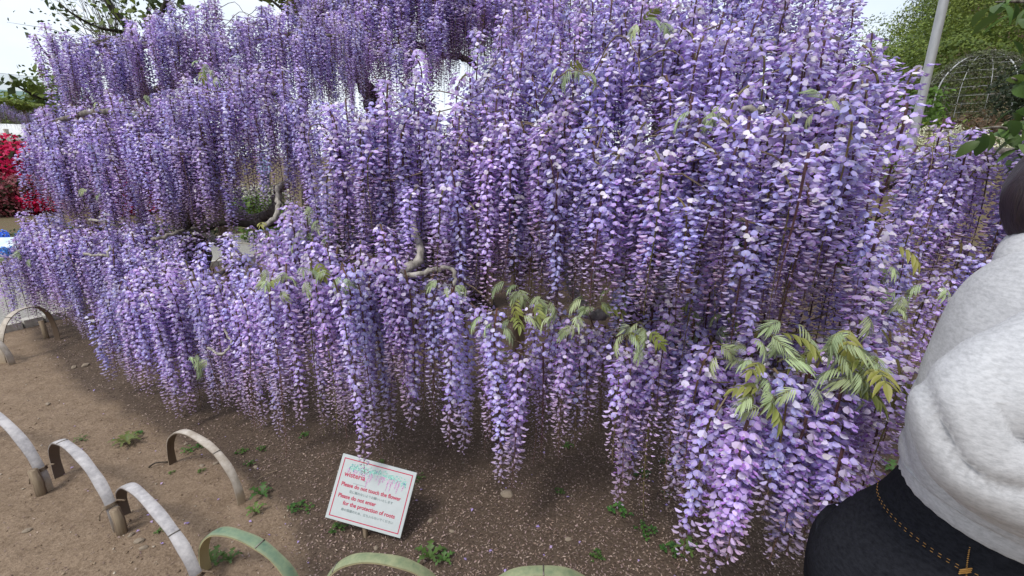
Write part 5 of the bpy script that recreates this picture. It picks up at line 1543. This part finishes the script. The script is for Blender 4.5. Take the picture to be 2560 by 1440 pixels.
def person():
    base = V(.82, .74, gz(.82, .74))
    o = empty("person", base, "person in a pale grey hooded sweatshirt and black jeans, back half turned, elbow bent", "person")
    def part(name, vf, mat, parent=o, subs=0):
        mb = MB(); mb.add([V(*p) - base for p in vf[0]], vf[1]); q = mb.build(name, mat, parent)
        if subs: md = q.modifiers.new("s", 'SUBSURF'); md.levels = subs; md.render_levels = subs
        return q
    # body: one skinned figure
    J = {'pelvis': ((.90, .75, .80), .045), 'waist': ((.915, .75, 1.0), .06), 'chest': ((.93, .74, 1.16), .08), 'neckb': ((.97, .77, 1.32), .05), 'neck': ((.985, .805, 1.37), .048), 'jaw': ((1.085, .845, 1.385), .062), 'skull': ((1.075, .85, 1.455), .08), 'crown': ((1.075, .85, 1.525), .05),
         'nose': ((1.18, .875, 1.42), .012),
         'sr': ((.93, .63, 1.27), .05), 'er': ((.72, .615, 1.11), .036), 'wr': ((.92, .515, 1.015), .026), 'pr': ((.98, .48, 1.01), .030),
         'sl': ((.97, .85, 1.25), .045), 'el': ((1.05, .92, 1.07), .036), 'wl': ((1.16, .90, 1.115), .026), 'pl': ((1.21, .885, 1.13), .030),
         'hr': ((.81, .68, .72), .055), 'kr': ((.82, .66, .44), .055), 'ar': ((.79, .66, .08), .036), 'fr': ((.92, .65, .03), .030),
         'hl': ((.81, .80, .72), .055), 'kl': ((.82, .83, .44), .055), 'al': ((.79, .83, .08), .036), 'fl': ((.92, .84, .03), .030)}
    E_ = [('pelvis', 'waist'), ('waist', 'chest'), ('chest', 'neckb'), ('neckb', 'neck'), ('neck', 'jaw'), ('jaw', 'skull'), ('skull', 'crown'), ('jaw', 'nose'), ('chest', 'sr'), ('sr', 'er'), ('er', 'wr'), ('wr', 'pr'), ('chest', 'sl'), ('sl', 'el'), ('el', 'wl'), ('wl', 'pl'),
          ('pelvis', 'hr'), ('hr', 'kr'), ('kr', 'ar'), ('ar', 'fr'), ('pelvis', 'hl'), ('hl', 'kl'), ('kl', 'al'), ('al', 'fl')]
    for s_, pm, dr in (('r', (.98, .48, 1.01), V(1, -.1, -.1)), ('l', (1.21, .885, 1.13), V(.8, -.3, .35))):
        dr = dr / np.linalg.norm(dr); sd_ = np.cross(V(0, 0, 1), dr); sd_ /= np.linalg.norm(sd_); dn = np.cross(dr, sd_)
        for k in range(4):
            off = sd_ * (-.027 + .018 * k); ln = (.058, .068, .072, .062)[k]
            J[f'f{s_}{k}a'] = (V(*pm) + off + dr * .045, .0095); J[f'f{s_}{k}b'] = (V(*pm) + off + dr * (.045 + ln * .55) - dn * .006, .0085); J[f'f{s_}{k}c'] = (V(*pm) + off + dr * (.045 + ln * .85) - dn * .026, .0075)
            E_ += [('p' + s_, f'f{s_}{k}a'), (f'f{s_}{k}a', f'f{s_}{k}b'), (f'f{s_}{k}b', f'f{s_}{k}c')]
        J[f't{s_}a'] = (V(*pm) + sd_ * .04 + dr * .005, .011); J[f't{s_}b'] = (V(*pm) + sd_ * .055 + dr * .045, .009); E_ += [('p' + s_, f't{s_}a'), (f't{s_}a', f't{s_}b')]
    names = list(J)
    me = bpy.data.meshes.new("body"); me.from_pydata([tuple(V(*J[n][0]) - base) for n in names], [(names.index(a), names.index(b)) for a, b in E_], [])
    bo = link("body", me, o); md = bo.modifiers.new("skin", 'SKIN')
    for i, n in enumerate(names):
        sv = me.skin_vertices[0].data[i]; sv.radius = (J[n][1],) * 2; sv.use_root = (n == 'pelvis')
    md.use_smooth_shade = True
    s2 = bo.modifiers.new("sub", 'SUBSURF'); s2.levels = 2; s2.render_levels = 2
    me.materials.append(M['skin'])
    # hooded sweatshirt
    def ridge(x):
        return 1 - abs((x % 2) - 1)
    def body_folds(s_, f, p):
        if s_ < .28:      # ribbed hem
            return .0006 * math.cos(f * 72 / 2) if s_ < .24 else 0
        w = math.exp(-((s_ - .42) / .16) ** 2)
        return -.009 * w * ridge(p[2] * 17 + 1.1 * math.sin(f * 2.0) + f * .9) ** 3 + .002 * math.sin(f * 4 + p[2] * 7)
    def sleeve_folds(s_, f, p):
        w = math.exp(-((s_ - .55) / .13) ** 2); w2 = math.exp(-((s_ - .2) / .12) ** 2)
        return -.019 * w * ridge(s_ * 16 + 1.6 * math.sin(f + .6)) ** 5 - .006 * w2 * ridge(s_ * 11 + 1.2 * math.cos(f)) ** 4 - .003 * ridge(f * .9 + s_ * 4) ** 6
    hd = part("sweatshirt", loft([ring(.842, .825, .095, .74, .125, -.1), ring(.836, .803, .112, .74, .145, -.1), ring(.848, .796, .120, .74, .152, -.1), ring(.872, .795, .122, .74, .154, -.1), ring(.885, .791, .126, .74, .160, -.06), ring(.93, .786, .130, .74, .165), ring(.985, .785, .133, .74, .167), ring(1.04, .785, .134, .74, .167),
                                  ring(1.12, .795, .132, .74, .166), ring(1.20, .812, .130, .745, .164), ring(1.265, .838, .120, .75, .152), ring(1.305, .862, .108, .755, .125), ring(1.335, .89, .09, .76, .095), ring(1.35, .92, .07, .77, .075)], 72, 8, .005, 1, fscale=(4, 4, 5), disp=body_folds), M['marl'])
    SL = loft(limb_rings([(.945, .70, 1.265), (.93, .655, 1.262), (.885, .64, 1.232), (.82, .635, 1.195), (.752, .63, 1.16), (.703, .622, 1.115), (.712, .60, 1.065), (.765, .575, 1.035), (.83, .552, 1.03), (.89, .53, 1.02), (.93, .515, 1.01)],
                                   [.05, .078, .086, .086, .081, .076, .077, .078, .072, .056, .045]), 48, 10, .005, 5, fscale=(4, 4, 4), disp=sleeve_folds)
    part("sleeve", SL, M['marl'], hd)
    part("sleeve", loft(limb_rings([(.96, .80, 1.265), (.98, .855, 1.24), (1.03, .90, 1.15), (1.05, .92, 1.07), (1.09, .915, 1.08), (1.15, .905, 1.11), (1.17, .90, 1.12)], [.05, .072, .066, .062, .058, .05, .044]), 28, 5, .010, 9), M['marl'], hd)
    # hood lying on the shoulders, open towards the front
    hp = [(1.08, .655, 1.300), (1.02, .645, 1.302), (.965, .672, 1.304), (.935, .73, 1.300), (.945, .795, 1.305), (.985, .855, 1.322), (1.04, .90, 1.335), (1.10, .915, 1.335)]
    part("hood", loft(limb_rings(hp, [.022, .032, .040, .046, .052, .050, .042, .028], 1.0), 26, 6, .006, 3, fscale=(9, 9, 12)), M['marl'], hd)
    part("hood_fold", loft(limb_rings([(1.08, .715, 1.342), (1.01, .70, 1.345), (.975, .735, 1.342), (.972, .785, 1.35), (1.005, .84, 1.356), (1.06, .875, 1.35)], [.014, .022, .027, .028, .025, .015]), 22, 6, .005, 4, fscale=(9, 9, 12)), M['marl'], hd)
    # seams
    def seam(name, pts, mat, r_=.0016, parent=o):
        mb = MB()
        if 'stitching' in name:
            q = [V(*p) - base for p in resample(smooth_path(pts, 5), 70)]
            for off in (0, .006):
                for i in range(0, 68, 2):
                    mb.tube([q[i] + V(0, 0, off), q[i + 1] * .75 + q[i] * .25 + V(0, 0, off)], r_ * 1.3, 4)
            ob = mb.build(name, mat, parent); ob["kind"] = "stuff"; return ob
        mb.tube([V(*p) - base for p in smooth_path(pts, 5)], r_, 5); return mb.build(name, mat, parent)
    # strap round the neck
    mb = MB(); st = smooth_path([(1.05, .68, 1.325), (.99, .668, 1.338), (.948, .70, 1.348), (.94, .755, 1.347), (.955, .82, 1.353), (1.02, .885, 1.35)], 6); mb.tube([V(*p) - base for p in st], .0065, 8); mb.build("bag_strap", M['strap'], o)
    # jeans
    jn = part("jeans", loft([ring(.90, .812, .10, .74, .135), ring(.865, .803, .108, .74, .142), ring(.83, .79, .112, .74, .147), ring(.79, .758, .127, .74, .156), ring(.74, .698, .146, .74, .166), ring(.69, .655, .156, .74, .171), ring(.63, .642, .155, .74, .171), ring(.57, .66, .135, .74, .155), ring(.54, .69, .10, .74, .12)], 40, 6, .008, 2), M['denim'])
    for yy in (.66, .825):
        part("trouser_leg", loft(limb_rings([(.79, yy + (.02 if yy < .74 else -.02), .68), (.795, yy, .60), (.80, yy, .50), (.80, yy, .40), (.795, yy, .28), (.79, yy, .14), (.79, yy, .07)], [.112, .110, .102, .094, .090, .088, .088]), 26, 5, .010, yy * 7), M['denim'], jn)
        part("shoe", loft([((.74, yy, .05), (0, .030, 0), (0, 0, .045)), ((.77, yy, .06), (0, .038, 0), (0, 0, .06)), ((.82, yy, .06), (0, .040, 0), (0, 0, .06)), ((.89, yy, .045), (0, .046, 0), (0, 0, .045)), ((.95, yy, .035), (0, .044, 0), (0, 0, .035)), ((.985, yy, .03), (0, .025, 0), (0, 0, .022))], 18, 4), M['shoe'])
    def onr(z, f, edge, rx, ry, off=.004):
        return (edge + rx + (rx + off) * math.cos(f), .74 + (ry + off) * math.sin(f), z)
    # waistband edge, pocket and seam stitching on the denim
    seam("waistband_stitching", [onr(.800, f, .768, .122, .153) for f in np.linspace(2.2, 5.2, 12)], M['thread'], .0005, jn)
    seam("pocket_stitching", [onr(.832, 3.75, .79, .112, .147), onr(.80, 3.85, .768, .124, .154), onr(.765, 4.05, .73, .137, .160), onr(.735, 4.3, .694, .148, .167)], M['thread'], .0007, jn)
    seam("yoke_stitching", [onr(.76, 4.45, .725, .138, .161), onr(.735, 4.3, .694, .148, .168), onr(.70, 4.22, .663, .154, .172), onr(.66, 4.18, .648, .156, .172)], M['thread'], .0006, jn)
    mb = MB()
    for k in range(3):
        p = V(*onr(.80 + .004 * k, 3.83, .768, .124, .154, .006)) - base; mb.tube([p - V(.008, 0, .004), p + V(.008, -.004, .004)], .0012, 5)
    mb.build("bar_tack", M['thread'], jn)
    def ring_seam(vf, n, k, j0, j1, off, parent):
        c = sum(V(*vf[0][k * n + j]) for j in range(n)) / n
        q = []
        for j in range(j0, j1):
            p = V(*vf[0][k * n + j % n]); d = (p - c) / np.linalg.norm(p - c); q.append(p + d * off - base)
        mb = MB(); mb.tube(q, .0011, 5); mb.build("seam", M['marl_seam'], parent)
    ring_seam(SL, 48, 14, 0, 48, .0003, hd)
    ring_seam(SL, 48, 17, 0, 48, .0002, hd)
    # hair: a bob that covers the nape
    hc = [(1.01, .83, 1.335, .040, .05), (1.012, .835, 1.36, .070, .08), (1.02, .84, 1.40, .090, .10), (1.035, .845, 1.455, .098, .108), (1.065, .85, 1.515, .09, .096), (1.07, .85, 1.555, .05, .055), (1.07, .85, 1.567, .012, .012)]
    part("hair", loft([((x, y, z), (a_, 0, 0), (0, b_, 0)) for x, y, z, a_, b_ in hc], 40, 5, .008, 6, fscale=(30, 30, 3)), M['hair'])
    for yy in (.84, .89):
        mb = MB(); mb.tube([V(1.153, yy - .012, 1.452) - base, V(1.162, yy, 1.454) - base, V(1.153, yy + .012, 1.452) - base], [.003, .007, .003], 8, (.02, .015, .012)); mb.build("eye", M['vflat'], o)
    mb = MB(); mb.tube([V(1.143, .85, 1.38) - base, V(1.153, .868, 1.379) - base, V(1.143, .886, 1.38) - base], [.003, .006, .003], 8, (.45, .14, .13)); mb.build("mouth", M['vflat'], o)
person()
